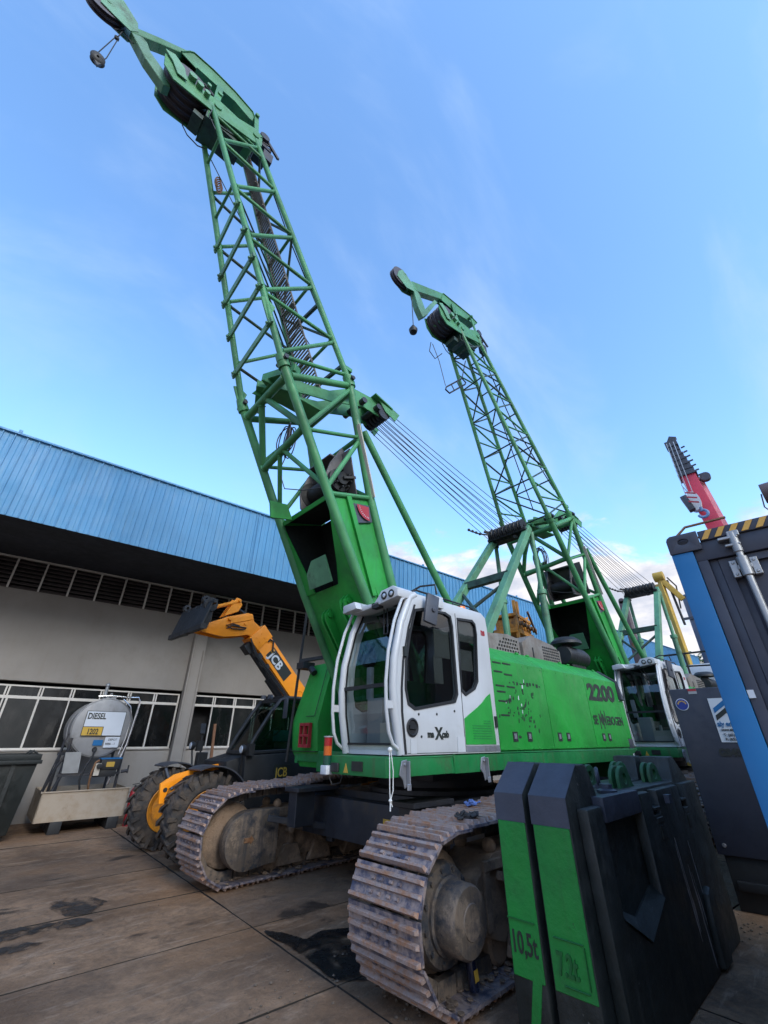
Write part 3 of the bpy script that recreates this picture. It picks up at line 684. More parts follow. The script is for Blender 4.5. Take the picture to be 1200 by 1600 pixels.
        st = [(-7.46, 12.10), (-7.32, 12.14), (-7.22, 12.06), (-7.04, 11.62), (-6.62, 12.42), (-6.50, 12.42), (-6.95, 11.52), (-7.16, 11.22), (-7.32, 11.50)]
        tp = [(-7.98, 12.32), (-7.85, 12.50), (-7.48, 12.24), (-7.44, 11.98), (-7.72, 11.88), (-8.05, 12.05)]
        tc = (-7.86, 12.22)
        def inv(p):   # these outlines were taken with the boom already tilted back
            v = (p[0]+1.15, p[1]-2.1); c_, s_ = math.cos(R(1.678)), math.sin(R(1.678)); return (-1.15+c_*v[0]+s_*v[1], 2.1-s_*v[0]+c_*v[1])
        web, up, dn, st, tp = [[inv(p) for p in l] for l in (web, up, dn, st, tp)]; tc = inv(tc)
    q = MB(); hw = .085
    q.prism(up+dn, 'xz', -hw, -hw+.02); q.prism(up+dn, 'xz', hw-.02, hw)
    for a, b in zip(dn, dn[1:]): q.bar((a[0], 0, a[1]), (b[0], 0, b[1]), hw*2-.004, .02, up=(-.6, 0, .8))
    for a, b in zip(up[1:], up[2:]): q.bar((a[0], 0, a[1]), (b[0], 0, b[1]), hw*2-.004, .02, up=(-.6, 0, .8))
    q.prism(web, 'xz', -hw-.002, -hw+.016); q.prism(web, 'xz', hw-.016, hw+.002)
    for k in range(len(web)-1):
        a, b = web[k], web[k+1]; q.bar((a[0], 0, a[1]), (b[0], 0, b[1]), hw*2+.05, .018, up=(0, 0, 1) if abs(b[0]-a[0]) > .1 else (1, 0, 0))
    q.tube((-4.80, -.26, 12.98), (-4.80, .26, 12.98), .045, 12); q.tube((-5.5, -.2, 12.62), (-5.5, .2, 12.62), .05, 12)
    for s in (-1, 1): q.bar((-5.55, s*.12, 13.0), (-5.5, s*.2, 12.1), .12, .03, up=(0, 1, 0)); q.bar((-4.80, s*.2, 12.98), (-4.72, s*.24, 12.3), .09, .03, up=(0, 1, 0))
    jb = bd(q, 'jib_arm', M['green_lattice'], bevel=.003, seg=1)
    q = MB(); q.prism(st, 'xz', -.08, -.065); q.prism(st, 'xz', .065, .08)
    for i in (range(4, 7) if variant == 1 else range(6, 8)): a, b = st[i], st[(i+1) % len(st)]; q.bar((a[0], 0, a[1]), (b[0], 0, b[1]), .15, .016, up=(-.7, 0, -.7))
    a, b = st[-1], st[0]; q.bar((a[0], 0, a[1]), (b[0], 0, b[1]), .15, .016, up=(-.7, 0, -.7))
    for s in (-1, 1): q.bar((-6.22, s*.07, 11.72), (-6.15, s*.2, 11.9), .1, .04)
    bd(q, 'jib_strut', M['green_dull'], jb)
    q = MB()
    for s in (-1, 1): q.prism(tp, 'xz', s*.085-.008, s*.085+.008)
    q.tube((tp[1][0]+.1, -.1, tp[1][1]-.1), (tp[1][0]+.1, .1, tp[1][1]-.1), .03, 10); bd(q, 'tip_cheek', M['green_dull'], jb)
    q = MB()
    for k in range(2): q.lathe((tc[0], -.072+k*.075, tc[1]), (0, 1, 0), [(.05, 0), (.30, 0), (.30, .01), (.26, .03), (.26, .04), (.30, .06), (.30, .07), (.05, .07)], 30)
    bd(q, 'tip_sheave', M['sheave'], jb)
    # rear fittings + odds and ends of the head
    q = MB(); rr = random.Random(9)
    q.tube((-4.55, -.26, 12.45), (-4.55, .26, 12.45), .1, 14); q.box(-4.62, -4.35, -.2, .2, 12.2, 12.3); q.bar((-4.5, -.2, 12.5), (-4.2, -.24, 12.1), .04, .05); q.box(-4.5, -4.3, -.24, -.1, 11.75, 12.05)
    for k in range(14):
        a = Vector((rr.uniform(-5.6, -4.6), rr.uniform(-.24, .24), rr.uniform(12.1, 12.4))); q.tube(a, a+Vector((rr.uniform(-.2, .2), rr.uniform(-.05, .05), rr.uniform(-.12, .12))), rr.uniform(.015, .045), 8)
    bd(q, 'head_pins', M['dark_steel'], hd)
    q = MB()
    q.path([(-5.86, .2, 11.6), (-5.82, .2, 11.42), (-5.7, .2, 11.26), (-5.5, .2, 11.2), (-5.38, .2, 11.3)], .011, 6)
    q.path([(-5.5, -.27, 11.9), (-5.52, -.28, 11.4), (-5.35, -.3, 11.1)], .008, 6)
    if variant == 2:
        q.path([(-6.2, .3, 11.3), (-6.3, .3, 10.9), (-6.1, .3, 10.75), (-5.9, .2, 11.0)], .012, 6)
        q.path([(-6.2, .25, 11.2), (-6.0, .25, 10.7), (-5.85, .25, 9.9)], .01, 6)
    bd(q, 'loose_wire', M['rope'], hd)
    if variant == 1:
        q = MB()
        for k in range(4):
            cc = Vector((-5.0, .25, 10.75)); q.path([cc+Vector((.05*math.cos(a)+.02*k, .07*math.sin(a*1)+.01*k, .28*math.sin(a)-.03*k)) for a in [j*math.pi/8 for j in range(17)]], .012, 6)
        bd(q, 'red_strap', M['rust'])
    else:
        q = MB()   # hanging ring-shaped guard
        for yy in (-.02, .12):
            pass
        c0 = Vector((-5.75, .30, 9.95)); d = Vector((.62, -.1, .62)); u = Vector((.1, .0, -.16))
        q.path([c0, c0+d, c0+d+u*.5+Vector((.1, 0, .02)), c0+d+u, c0+u, c0+u*.5-Vector((.1, 0, .04)), c0], .022, 8)
        for f in (.3, .65): q.tube(c0+d*f, c0+d*f+u, .014)
        q.tube(c0+d, c0+d+Vector((.15, -.1, .7)), .014); bd(q, 'rope_guard', M['dark_steel'])
    # hoist rope and ball: hangs plumb, so not rotated with the boom
    return boom

def crane(name, loc, rz, delta, variant, trackrot, label, group):
    rt = root(name, loc, rz, label=label, category='crane', group=group)
    for sd in (-1, 1):
        tk_ = track(rt, sd, trackrot, 4+sd, .05 if sd < 0 else .10)
        if sd > 0: tk_.location.x = .12
    # carbody
    q = MB(); q.box(-1.0, 1.0, -1.05, 1.05, .42, .98)
    for sx in (-1, 1): q.box(min(sx*.62, sx*1.22), max(sx*.62, sx*1.22), -1.62, 1.62, .46, .90)
    q.lathe((0, 0, .95), (0, 0, 1), [(.95, 0), (.95, .08), (.82, .1), (.82, .3), (0, .3)], 40)
    q.box(-1.05, 1.9, -.85, .85, 1.16, 1.30)
    cb = q.build('carbody', M['dark_steel'], rt, bevel=.012); cb.rotation_euler.z = trackrot
    q = MB()
    for s in (-1, 1):
        q.sep().box(-1.72, -1.42, s*1.02-.09, s*1.02+.09, .60, 1.02); q.box(-1.75, -1.1, s*1.02-.16, s*1.02+.16, .98, 1.03)
        q.bar((-1.95, s*1.2, .70), (-1.12, s*.92, .55), .05, .07); q.box(-1.16, -1.10, s*.92-.06, s*.92+.06, .40, .74)
    q.build('step_bracket', M['dark_steel'], cb, bevel=.006, seg=1)
    if variant == 1:
        q = MB(); q.box(-1.226, -1.221, -.36, -.19, .60, .76); q.build('worn_plate', M['yellow'], cb)
    # deck
    q = MB()
    sk = [(-1.42, 1.285), (2.77, 1.285), (3.36, 1.335), (3.72, 1.43), (3.72, 1.452), (-1.42, 1.452)]
    q.prism(sk, 'xz', -1.53, -1.46); q.prism(sk, 'xz', 1.46, 1.53); q.box(-1.42, 3.66, -1.46, 1.46, 1.31, 1.43)
    q.box(-2.40, -1.42, -1.53, -.60, 1.29, 1.452); q.box(-1.42, -1.36, -.6, .95, 1.20, 1.45)
    q.box(3.55, 3.9, -1.3, 1.3, 1.0, 2.2)
    dk = q.build('deck', M['green_deep'], rt, bevel=.012)
    q = MB()
    for xx in (-2.17, -.93):
        q.sep().prism([(xx-.035, 1.42), (xx+.035, 1.43), (xx+.035, 1.22), (xx-.0, 1.20), (xx-.02, 1.27), (xx-.07, 1.31)], 'xz', -1.545, -1.533); q.box(xx+.02, xx+.035, -1.59, -1.545, 1.21, 1.42); q.box(xx-.02, xx+.03, -1.60, -1.588, 1.19, 1.24); q.tube((xx, -1.56, 1.39), (xx, -1.53, 1.39), .014, 8)
    q.build('step_hinge', M['bare'], dk, bevel=.004, seg=1)
    q = MB(); q.box(-2.412, -2.402, -1.22, -1.06, 1.33, 1.41); q.build('socket_box', M['letter'], dk)
    q = MB(); slab(q, [(-2.403, -.93, 1.31), (-2.403, -1.0, 1.31), (-2.403, -.965, 1.39)], .004); q.build('warning_sticker', M['yellow'], dk)
    q = MB(); q.box(-2.43, -2.402, -.86, -.74, 1.31, 1.39); q.build('horn', M['black'], dk, bevel=.01)
    # housing by the cab side
    q = MB(); q.prism([(-1.49, 1.455), (-1.49, 2.515), (-1.195, 2.735), (-.5, 2.735), (-.5, 1.455)], 'yz', -.53, 3.46)
    hs = q.build('engine_housing', M['green_deep'], rt)
    for i, (a, b) in enumerate(((-.522, .778), (.788, 2.138), (2.148, 3.455))):
        q = MB(); q.prism([(-1.512, 1.48), (-1.512, 2.522), (-1.205, 2.752), (-1.195, 2.736), (-1.49, 2.51), (-1.49, 1.48)], 'yz', a, b)
        for bx_ in (a+.05, a+.4, (a+b)/2+.1, b-.4, b-.05):
            for bz in (1.50, 2.49): q.lathe((bx_, -1.5115, bz), (0, -1, 0), [(.012, 0), (.011, .005), (0, .007)], 6)
        for bx_ in (a+.15, b-.15): q.box(bx_-.04, bx_+.04, -1.24, -1.215, 2.735, 2.762)
        dp = q.build('door_panel', M['green'], hs, bevel=.005)
        q = MB(); hx = ((-.17, .17), (.98, 1.24), (2.46, 2.69))[i]
        for k, x in enumerate(hx):
            q.m = 0; q.sep().box(x-.055, x+.055, -1.517, -1.511, 1.57, 1.68); q.m = 1; q.box(x-.03, x+.025, -1.521, -1.516, 1.60, 1.66)
        q.build('door_handle', [M['letter'], M['bare']], dp)
        if i == 0:
            q = MB()
            for x, z in ((-.49, 2.48), (-.26, 2.485), (-.48, 2.37), (-.25, 2.35), (-.47, 2.20), (-.22, 2.20), (-.46, 2.13), (-.45, 2.02), (-.43, 1.86)):
                q.box(x, x+.19, -1.517, -1.511, z-.008, z+.010)
            q.build('vent_slot', M['letter'], dp)
            q = MB(); rr = random.Random(8)
            for k in range(60):
                x = min(.74, max(-.46, rr.gauss(.12, .26))); z = min(2.3, max(1.62, rr.gauss(2.02, .17))); w = rr.uniform(.006, .020); h = rr.uniform(.006, .03)
                q.m = 1 if rr.random() < .1 else 0
                q.prism([(x-w, z-h), (x+w*rr.random(), z-h*rr.uniform(.5, 1.4)), (x+w, z+h*rr.random()), (x+w*rr.uniform(-.4, .4), z+h), (x-w, z+h*rr.uniform(0, .6))], 'xz', -1.5145, -1.511)
            for k in range(10):
                x = -.15+k*.085; z = 2.245+.012*math.sin(k*2.1); q.m = 0; q.box(x, x+rr.uniform(.02, .06), -1.5145, -1.511, z, z+rr.uniform(.01, .05))
            q.build('paint_damage', [M['letter'], M['sticker_white']], dp)
        if i == 2:
            text('number_2200', '2200', .345, (2.20, -1.514, 2.175), (1, 0, .015), (0, 0, 1), M['letter'], dp, .003, .016, sx=1.56)
            text('maker_name', 'SE', .185, (2.20, -1.514, 1.81), (1, 0, .0), (0, 0, 1), M['letter'], dp, .003, .005, sx=.95); text('maker_name', 'EBOGEN', .185, (2.715, -1.514, 1.81), (1, 0, .0), (0, 0, 1), M['letter'], dp, .003, .005, sx=.95)
            q = MB()
            for dx in (0, .136):
                x = 2.432+dx; q.sep().prism([(x, 1.745), (x+.032, 1.745), (x+.032, 1.885), (x+.093, 1.80), (x+.125, 1.80), (x+.125, 2.02), (x+.093, 2.02), (x+.093, 1.885), (x+.030, 1.97), (x, 1.97)], 'xz', -1.5145, -1.511)
            q.build('maker_emblem', M['letter'], dp)
    q = MB(); q.prism([(-1.50, 1.60), (-1.50, 2.22), (-1.3, 2.22), (-1.3, 1.6)], 'yz', 3.462, 3.68); q.build('rear_corner', M['green'], hs, bevel=.01)
    q = MB(); slab(q, [(3.465, -1.505, 2.22), (3.72, -1.46, 2.22), (3.72, -1.42, 2.46), (3.62, -1.18, 2.72), (3.465, -1.19, 2.745), (3.465, -1.505, 2.53)], .06)
    q.box(3.462, 3.7, -1.50, -1.3, 1.455, 1.60); q.box(3.465, 3.70, -1.42, 1.4, 2.2, 2.60); q.build('rear_cap', M['darkgrey'], hs, bevel=.012)
    # far side housing
    q = MB(); loft(q, [(1.24, -1.36, 3.4, .95, 1.46), (1.44, -1.43, 3.5, .93, 1.60), (1.82, -1.46, 3.5, .93, 1.62), (2.66, -1.31, 3.5, .82, 1.40)])
    fh = q.build('side_housing', M['green'], rt, bevel=.01)
    q = MB(); q.path([(-1.474, 1.02, 1.90), (-1.474, 1.22, 1.90)], .005, 5); q.path([(-1.474, 1.0, 1.90), (-1.35, .92, 2.58)], .005, 5); q.box(-1.466, -1.2, .925, 1.61, 1.436, 1.446)
    q.build('panel_seam', M['letter'], fh)
    q = MB(); X0 = -1.50
    for (y0, y1, z0, z1) in ((1.06, 1.30, 1.49, 1.53), (1.06, 1.30, 1.63, 1.66), (1.06, 1.30, 1.77, 1.81), (1.29, 1.31, 1.49, 1.81), (1.05, 1.07, 1.49, 1.81), (1.17, 1.20, 1.49, 1.81)):
        q.box(X0-.02, X0+.03, y0, y1, z0, z1)
    q.build('red_rack', M['red'], fh)
    q = MB(); q.tube((-1.5, 1.62, 1.3), (-1.42, 1.50, 4.0), .022, 8)
    q.bar((-1.48, 1.52, 2.73), (-1.1, .95, 2.80), .08, .05); q.box(-1.52, -1.3, 1.35, 1.55, 2.60, 2.70); q.tube((-1.4, 1.3, 2.6), (-1.4, 1.2, 2.52), .05, 10)
    q.build('mast_pole', M['black'], fh)
    # grille boxes and filter on the housing
    q = MB()
    holes = []
    for r_ in range(4):
        for c_ in range(9):
            x = .30+c_*.072-r_*.0+(.036 if r_ % 2 else 0)-.02*(r_ < 1); z = 2.80+r_*.055
            if x < .10+.12*r_ or x > .86: continue
            holes.append([(x-.026, z), (x-.02, z+.018), (x+.02, z+.018), (x+.026, z), (x+.02, z-.018), (x-.02, z-.018)])
    q.holed([(-.02, 2.745), (.92, 2.745), (.92, 3.02), (.60, 3.05), (.25, 3.02), (.02, 2.98)], holes, 'xz', -1.13, -1.115)
    q.box(-.02, .92, -1.115, -.5, 2.99, 3.01); q.box(.905, .92, -1.115, -.5, 2.745, 2.99); q.build('air_grille', M['mesh_grey'], hs)
    q = MB(); q.box(-.0, .9, -1.05, -.55, 2.745, 2.96); q.build('radiator', M['black'], hs)
    q = MB(); q.prism([(.98, 2.745), (.98, 2.98), (1.30, 3.13), (2.0, 3.06), (2.24, 2.98), (2.24, 2.745)], 'xz', -1.15, -.5); ex = q.build('exhaust_hood', M['mesh_grey'], hs, bevel=.01)
    q = MB()
    for a in range(9):
        for b in range(5): q.box(1.62+a*.065, 1.66+a*.065, -1.156, -1.149, 2.78+b*.048, 2.805+b*.048)
    q.box(1.27, 1.30, -1.158, -1.149, 2.76, 2.93); q.build('hood_perforation', M['black'], ex)
    q = MB(); pf = [(0, 0), (.15, 0)]
    for k in range(7): pf += [(.17, .03+k*.1), (.175, .07+k*.1), (.155, .09+k*.1)]
    pf += [(.15, .8), (0, .8)]
    q.lathe((2.42, -1.12, 2.95), (1, 0, .0), pf, 24); q.lathe((2.62, -1.12, 3.08), (0, 0, 1), [(.09, 0), (.09, .06), (.28, .07), (.27, .12), (.18, .19), (0, .2)], 28); q.box(2.55, 3.1, -1.2, -1.0, 2.74, 2.82)
    q.build('air_filter', M['black'], hs)
    # orange-green coloured tank on deck centre, seen through the grille
    q = MB(); q.box(-.4, 3.4, -.5, .8, 1.43, 2.35); q.build('machinery_cover', M['dark_green'], hs, bevel=.02)
    # ---------------- cab
    out = [(-2.16, 1.462), (-2.235, 1.83), (-2.255, 2.05), (-2.235, 2.33), (-2.13, 2.72), (-1.98, 3.03), (-1.90, 3.085), (-.64, 3.085), (-.55, 3.03), (-.535, 2.9), (-.545, 1.462)]
    dh = [(-1.93, 2.89), (-1.80, 2.925), (-1.40, 2.95), (-1.30, 2.92), (-1.275, 2.80), (-1.275, 2.05), (-1.33, 1.965), (-1.98, 1.865), (-2.08, 1.91), (-2.115, 2.05), (-2.10, 2.32), (-2.03, 2.62)]
    rh = [(-1.17, 2.92), (-.86, 2.945), (-.80, 2.90), (-.79, 2.78), (-.86, 2.22), (-.93, 2.13), (-1.12, 2.045), (-1.195, 2.09)]
    q = MB(); q.holed(out, [dh, rh], 'xz', -1.52, -1.465); q.holed(out, [[(x*1., z) for x, z in dh], rh], 'xz', -.69, -.65)
    q.box(-1.92, -.64, -1.465, -.69, 3.03, 3.084)           # roof
    q.box(-2.16, -.56, -1.465, -.69, 1.462, 1.50)
    q.box(-.60, -.545, -1.465, -.69, 1.5, 2.1); q.box(-.60, -.545, -1.465, -.69, 2.85, 3.03)
    q.prism([(-2.15, 1.47), (-2.17, 1.55), (-2.10, 1.55), (-2.10, 1.47)], 'xz', -1.465, -.69)
    cab = q.build('cab', M['white'], rt, bevel=.012)
    def insetpoly(pl, d):
        cx = sum(p[0] for p in pl)/len(pl); cz = sum(p[1] for p in pl)/len(pl)
        return [(x+(cx-x)/math.hypot(cx-x, cz-z)*d, z+(cz-z)/math.hypot(cx-x, cz-z)*d) for x, z in pl]
    for nm, hl in (('door_window', dh), ('rear_window', rh)):
        for (ya, yb, yg) in ((-1.530, -1.50, -1.507), (-.665, -.64, -.655)):
            q = MB(); q.holed(insetpoly(hl, -.012), [insetpoly(hl, .020)], 'xz', ya, yb); wf = q.build(nm, M['black'], cab)
            q = MB(); q.prism(insetpoly(hl, .012), 'xz', yg, yg+.004); q.build('pane', M['cabglass_dark' if nm == 'rear_window' or ya < -1 else 'cabglass'], wf)
    # front glazing
    fx = lambda z: [(out[i][0]+(out[i+1][0]-out[i][0])*(z-out[i][1])/(out[i+1][1]-out[i][1])) for i in range(5) if out[i][1] <= z <= out[i+1][1]][0]
    zs = [1.55, 1.65, 1.83, 1.95, 2.075]; zu = [2.105, 2.2, 2.33, 2.45, 2.6, 2.72, 2.85, 2.98]
    for nm, zz in (('lower_windscreen', zs), ('upper_windscreen', zu)):
        q = MB()
        for a, b in zip(zz, zz[1:]): q._add([(fx(a)+.012, -1.44, a), (fx(a)+.012, -.71, a), (fx(b)+.012, -.71, b), (fx(b)+.012, -1.44, b)], [(0, 1, 2, 3)])
        q.build(nm, M['cabglass'], cab)
    q = MB(); q.box(fx(2.09)-.012, fx(2.09)+.03, -1.465, -.69, 2.072, 2.108)
    q.box(fx(1.555)-.01, fx(1.555)+.02, -1.465, -.69, 1.545, 1.565)
    q.box(-2.02, -1.9, -1.46, -.70, 2.97, 3.03)
    for yy in (-1.462, -.694):
        for a, b in zip([1.55, 1.83, 2.09, 2.33, 2.72, 3.0], [1.83, 2.09, 2.33, 2.72, 3.0, 3.02]): q.bar((fx(a)+.01, yy, a), (fx(b)+.01, yy, b), .035, .02, up=(1, 0, 0))
    # black seam in front of the door
    sm = [(-2.125, 1.47), (-2.165, 1.83), (-2.165, 2.05), (-2.135, 2.32), (-2.04, 2.68), (-1.93, 2.95)]
    for a, b in zip(sm, sm[1:]): q.prism([(a[0]-.016, a[1]), (a[0]+.012, a[1]), (b[0]+.012, b[1]), (b[0]-.016, b[1])], 'xz', -1.5255, -1.51)
    q.build('windscreen_seal', M['black'], cab)
    q = MB()
    for yy in (-1.49, -.665):
        q.path([(fx(z)-.006, yy, z) for z in (1.47, 1.65, 1.83, 2.05, 2.2, 2.33, 2.5, 2.72, 2.9, 3.02)]+[(-1.9, yy, 3.075)], .042, 12)
    q.build('corner_post', M['white'], cab)
    q = MB()
    q.box(-1.205, -1.198, -1.5235, -1.51, 1.475, 2.98); q.box(-2.1, -1.2, -1.5235, -1.51, 1.474, 1.479); q.box(-2.14, -2.10, -1.55, -1.51, 2.36, 2.46)
    for x, z in ((-1.93, 1.82), (-1.65, 1.83), (-1.35, 1.87), (-1.9, 1.62)): q.tube((x, -1.526, z), (x, -1.51, z), .012, 8)
    q.box(-.60, -.56, -1.54, -1.51, 1.72, 1.84)
    q.build('door_seam', M['letter'], cab)
    q = MB(); q.lathe((-2.03, -1.515, 1.70), (0, -1, 0), [(0, .0), (.075, 0), (.085, .014), (.07, .02), (.06, .008), (0, .008)], 24); q.box(-2.075, -1.985, -1.537, -1.52, 1.685, 1.72); q.build('door_handle', M['black'], cab)
    q = MB(); q.box(-2.06, -1.98, -1.527, -1.515, 1.475, 1.60); q.sep().box(-1.34, -1.21, -1.527, -1.515, 1.475, 1.62); q.build('trim_plate', M['white'], cab)
    # green wedge with vents
    q = MB(); q.prism([(-.635, 2.09), (-.72, 2.05), (-.82, 1.98), (-.92, 1.925), (-1.05, 1.865), (-1.185, 1.80), (-1.19, 1.545), (-.62, 1.545)], 'xz', -1.5265, -1.512); wd = q.build('green_wedge', M['green'], cab)
    q = MB()
    for k in range(8): q.box(-1.05+(.0 if k < 6 else .22), -.69, -1.530, -1.526, 1.60+k*.026, 1.606+k*.026)
    q.build('vent_slot', M['green_deep'], wd)
    q = MB(); q.box(-1.19, -.56, -1.5262, -1.512, 1.475, 1.535); q.build('sill', M['bare'], cab)
    text('cab_emblem', 'ma', .085, (-1.81, -1.523, 1.615), (1, 0, 0), (0, 0, 1), M['letter'], cab, .002, .004, sx=.95); text('cab_emblem', 'cab', .085, (-1.585, -1.523, 1.615), (1, 0, 0), (0, 0, 1), M['letter'], cab, .002, .004, sx=.95)
    text('cab_emblem_letter', 'X', .15, (-1.685, -1.523, 1.60), (1, 0, 0), (0, 0, 1), M['letter'], cab, .0025, .006)
    text('red_emblem', 'ns', .12, (-.69, -1.5215, 2.79), (1, 0, .0), (0, 0, 1), M['red'], cab, .002, .006, sx=.8)
    # visor with lamps
    q = MB()
    q.prism([(-.66, 2.955), (-.66, 3.045), (-.72, 3.07), (-.86, 3.055), (-.93, 3.01), (-1.12, 3.0), (-1.19, 3.06), (-1.24, 3.12), (-1.44, 3.14), (-1.52, 3.09), (-1.52, 3.0), (-1.2, 2.965), (-.9, 2.94)], 'yz', -2.20, -1.92)
    q.prism([(-.66, 2.94), (-.66, 3.04), (-.88, 3.05), (-.92, 2.96)], 'yz', -2.30, -2.2)
    vs = q.build('visor', M['white'], cab, bevel=.015)
    q = MB()
    for y in (-1.30, -1.42): q.sep().lathe((-2.195, y, 3.05), (-1, 0, 0), [(0, 0), (.042, 0), (.046, .014), (.036, .02), (.034, .006), (0, .004)], 18)
    q.build('work_lamp', M['letter'], vs)
    q = MB()
    for y in (-1.30, -1.42): q.sep().lathe((-2.205, y, 3.05), (-1, 0, 0), [(0, .012), (.022, .008), (.03, 0)], 16)
    q.build('lamp_lens', M['lampglass'], vs)
    # guard rails
    for yy in (-1.50, -.64):
        q = MB(); q.path([(-2.0, yy, 3.06), (-2.12, yy, 2.98), (-2.24, yy, 2.72), (-2.33, yy, 2.4), (-2.365, yy, 2.1), (-2.36, yy, 1.85), (-2.33, yy, 1.66), (-2.28, yy, 1.56), (-2.20, yy, 1.51)], .017, 10)
        q.box(-2.37, -2.24, yy-.012, yy+.012, 1.86, 1.93); q.build('guard_rail', M['white'], cab)
    q = MB(); q.path([(-1.95, -1.45, 3.1), (-1.85, -1.47, 3.15), (-.8, -1.46, 3.15), (-.62, -1.45, 3.10), (-.6, -1.45, 3.05)], .012, 8)
    q.path([(-1.9, -1.3, 3.1), (-1.8, -1.5, 3.2), (-1.72, -1.66, 3.2), (-1.72, -1.68, 3.08)], .012, 8); q.path([(-.95, -1.3, 3.08), (-.95, -1.3, 3.2), (-.8, -1.3, 3.2), (-.8, -1.3, 3.08)], .01, 8)
    q.build('roof_rail', M['black'], cab)
    q = MB(); q.bar((-1.80, -1.62, 2.74), (-1.72, -1.62, 3.08), .17, .04, up=(.2, 1, 0)); q.tube((-1.75, -1.66, 2.9), (-1.75, -1.58, 2.9), .03, 10); q.build('side_mirror', M['darkgrey'], cab, bevel=.015)
    q = MB(); q.box(-1.62, -1.46, -1.56, -1.52, 2.98, 3.12); q.build('lamp_bracket', M['white'], cab, bevel=.008)
    q = MB(); q.lathe((-.72, -1.25, 3.09), (0, 0, 1), [(.05, 0), (.05, .03), (.075, .03), (.078, .09), (.07, .115), (0, .12)], 20); q.build('amber_beacon', M['amber'], cab)
    q = MB()
    for y0, z0, y1, z1 in ((-1.12, 2.95, -1.27, 2.62), (-1.18, 2.95, -1.33, 2.62), (-1.27, 2.62, -1.33, 2.62)): q.path([(fx(min(z0, 2.98))-.02, y0, z0), (fx(z1)-.02, y1, z1)], .008, 6)
    q.box(-2.2, -2.12, -1.2, -1.08, 2.94, 3.0); q.build('wiper', M['black'], cab)
    # interior
    q = MB(); q.box(-1.35, -.85, -1.3, -.85, 1.62, 1.82); q.prism([(-.95, 1.8), (-.75, 1.8), (-.62, 2.6), (-.80, 2.62)], 'xz', -1.3, -.85); q.box(-.82, -.70, -1.2, -.95, 2.6, 2.82); q.build('seat', M['seat'], cab, bevel=.04)
    q = MB(); q.box(-1.7, -.8, -.83, -.72, 1.5, 1.95); q.box(-2.0, -1.85, -1.05, -.8, 1.5, 2.0); q.box(-1.65, -.8, -1.44, -1.33, 1.5, 1.9); q.tube((-1.95, -1.2, 1.5), (-2.0, -1.2, 1.85), .03); q.tube((-1.8, -1.0, 1.5), (-1.8, -1.0, 1.75), .09, 16); q.box(-1.95, -1.9, -.80, -.72, 2.0, 2.35)
    q.build('console', M['grey_part'], cab, bevel=.02)
    q = MB(); q.box(-2.08, -.62, -1.46, -.70, 1.502, 1.51); q.box(-.66, -.61, -1.46, -.70, 1.5, 2.3); q.box(-2.0, -.65, -1.46, -.70, 3.0, 3.028); q.build('cab_lining', M['interior'], cab)
    q = MB(); q.box(-1.60, -1.33, -1.497, -1.493, 2.42, 2.74); q.sep().box(-1.62, -1.47, -1.491, -1.488, 2.14, 2.43); q.sep().box(-1.14, -.90, -1.497, -1.493, 2.32, 2.56); q.sep().box(-1.17, -.83, -1.491, -1.488, 2.66, 2.93); q.sep().box(-2.03, -2.0, -1.38, -1.05, 1.56, 1.75)
    q.build('taped_paper', M['paper'], cab)
    # signal tower at the cab corner
    q = MB(); q.box(-2.47, -2.38, -.73, -.63, 1.285, 1.365); sg = q.build('signal_tower', M['sticker_white'], rt, bevel=.008)
    for nm, z0, z1, mt in (('green_lamp', 1.366, 1.45, 'greenlens'), ('amber_lamp', 1.452, 1.535, 'amber_dull'), ('red_lamp', 1.537, 1.615, 'redlens')):
        q = MB(); q.tube((-2.425, -.68, z0), (-2.425, -.68, z1), .042, 20); q.build(nm, M[mt], sg)
    q = MB(); q.lathe((-2.425, -.68, 1.616), (0, 0, 1), [(.049, 0), (.049, .01), (0, .012)], 20); q.build('lamp_cap', M['grey_part'], sg); q = MB(); q.path([(-2.42, -.7, 1.29), (-2.40, -.75, 1.2), (-2.38, -.85, 1.22), (-2.38, -.9, 1.3)], .006, 6); q.build('tower_cable', M['black'], sg)
    # ---------------- A-frame
    q = MB(); top = (3.28, 6.05)
    for s in (-1, 1):
        q.bar((-.1, s*.66, 2.15), (top[0], s*.47, top[1]), .15, .15, up=(0, 1, 0))
        q.bar((-.45, s*.66, 1.6), (-.05, s*.66, 2.25), .2, .05, up=(0, 1, 0))
    L = lambda z, s: (-.1+3.38*(z-2.15)/3.9, s*(.66-.19*(z-2.15)/3.9), z)
    q.tube(L(3.1, -1), L(3.1, 1), .06, 12)
    af = q.build('a_frame', M['green_dull'], rt, bevel=.008, seg=1)
    q = MB(); q.bar(L(4.55, -1), L(4.55, 1), .14, .14); q.tube(L(4.35, -1), L(3.3, 1), .035); q.tube(L(4.35, 1), L(3.3, -1), .035)
    q.build('cross_brace', M['dark_green'], af)
    q = MB()
    for s in (-1, 1):
        q.sep().tube((3.35, s*.5, 5.95), (3.32, s*.5, 4.1), .05, 12); q.tube((3.32, s*.5, 4.5), (3.30, s*.5, 2.3), .075, 14); q.tube((3.32, s*.5, 4.42), (3.32, s*.5, 4.52), .1, 14)
        q.bar((3.3, s*.5, 1.4), (3.3, s*.5, 2.4), .16, .16)
    q.build('rear_strut', M['green_dull'], af)
    q = MB(); q.box(3.02, 3.42, -.52, .52, 5.93, 5.99)
    for k in range(9): q.lathe((3.12, -.46+k*.105, 6.07), (0, 1, 0), [(.03, 0), (.17, 0), (.175, .01), (.14, .035), (.14, .05), (.175, .075), (.03, .085)], 22)
    rr = random.Random(2)
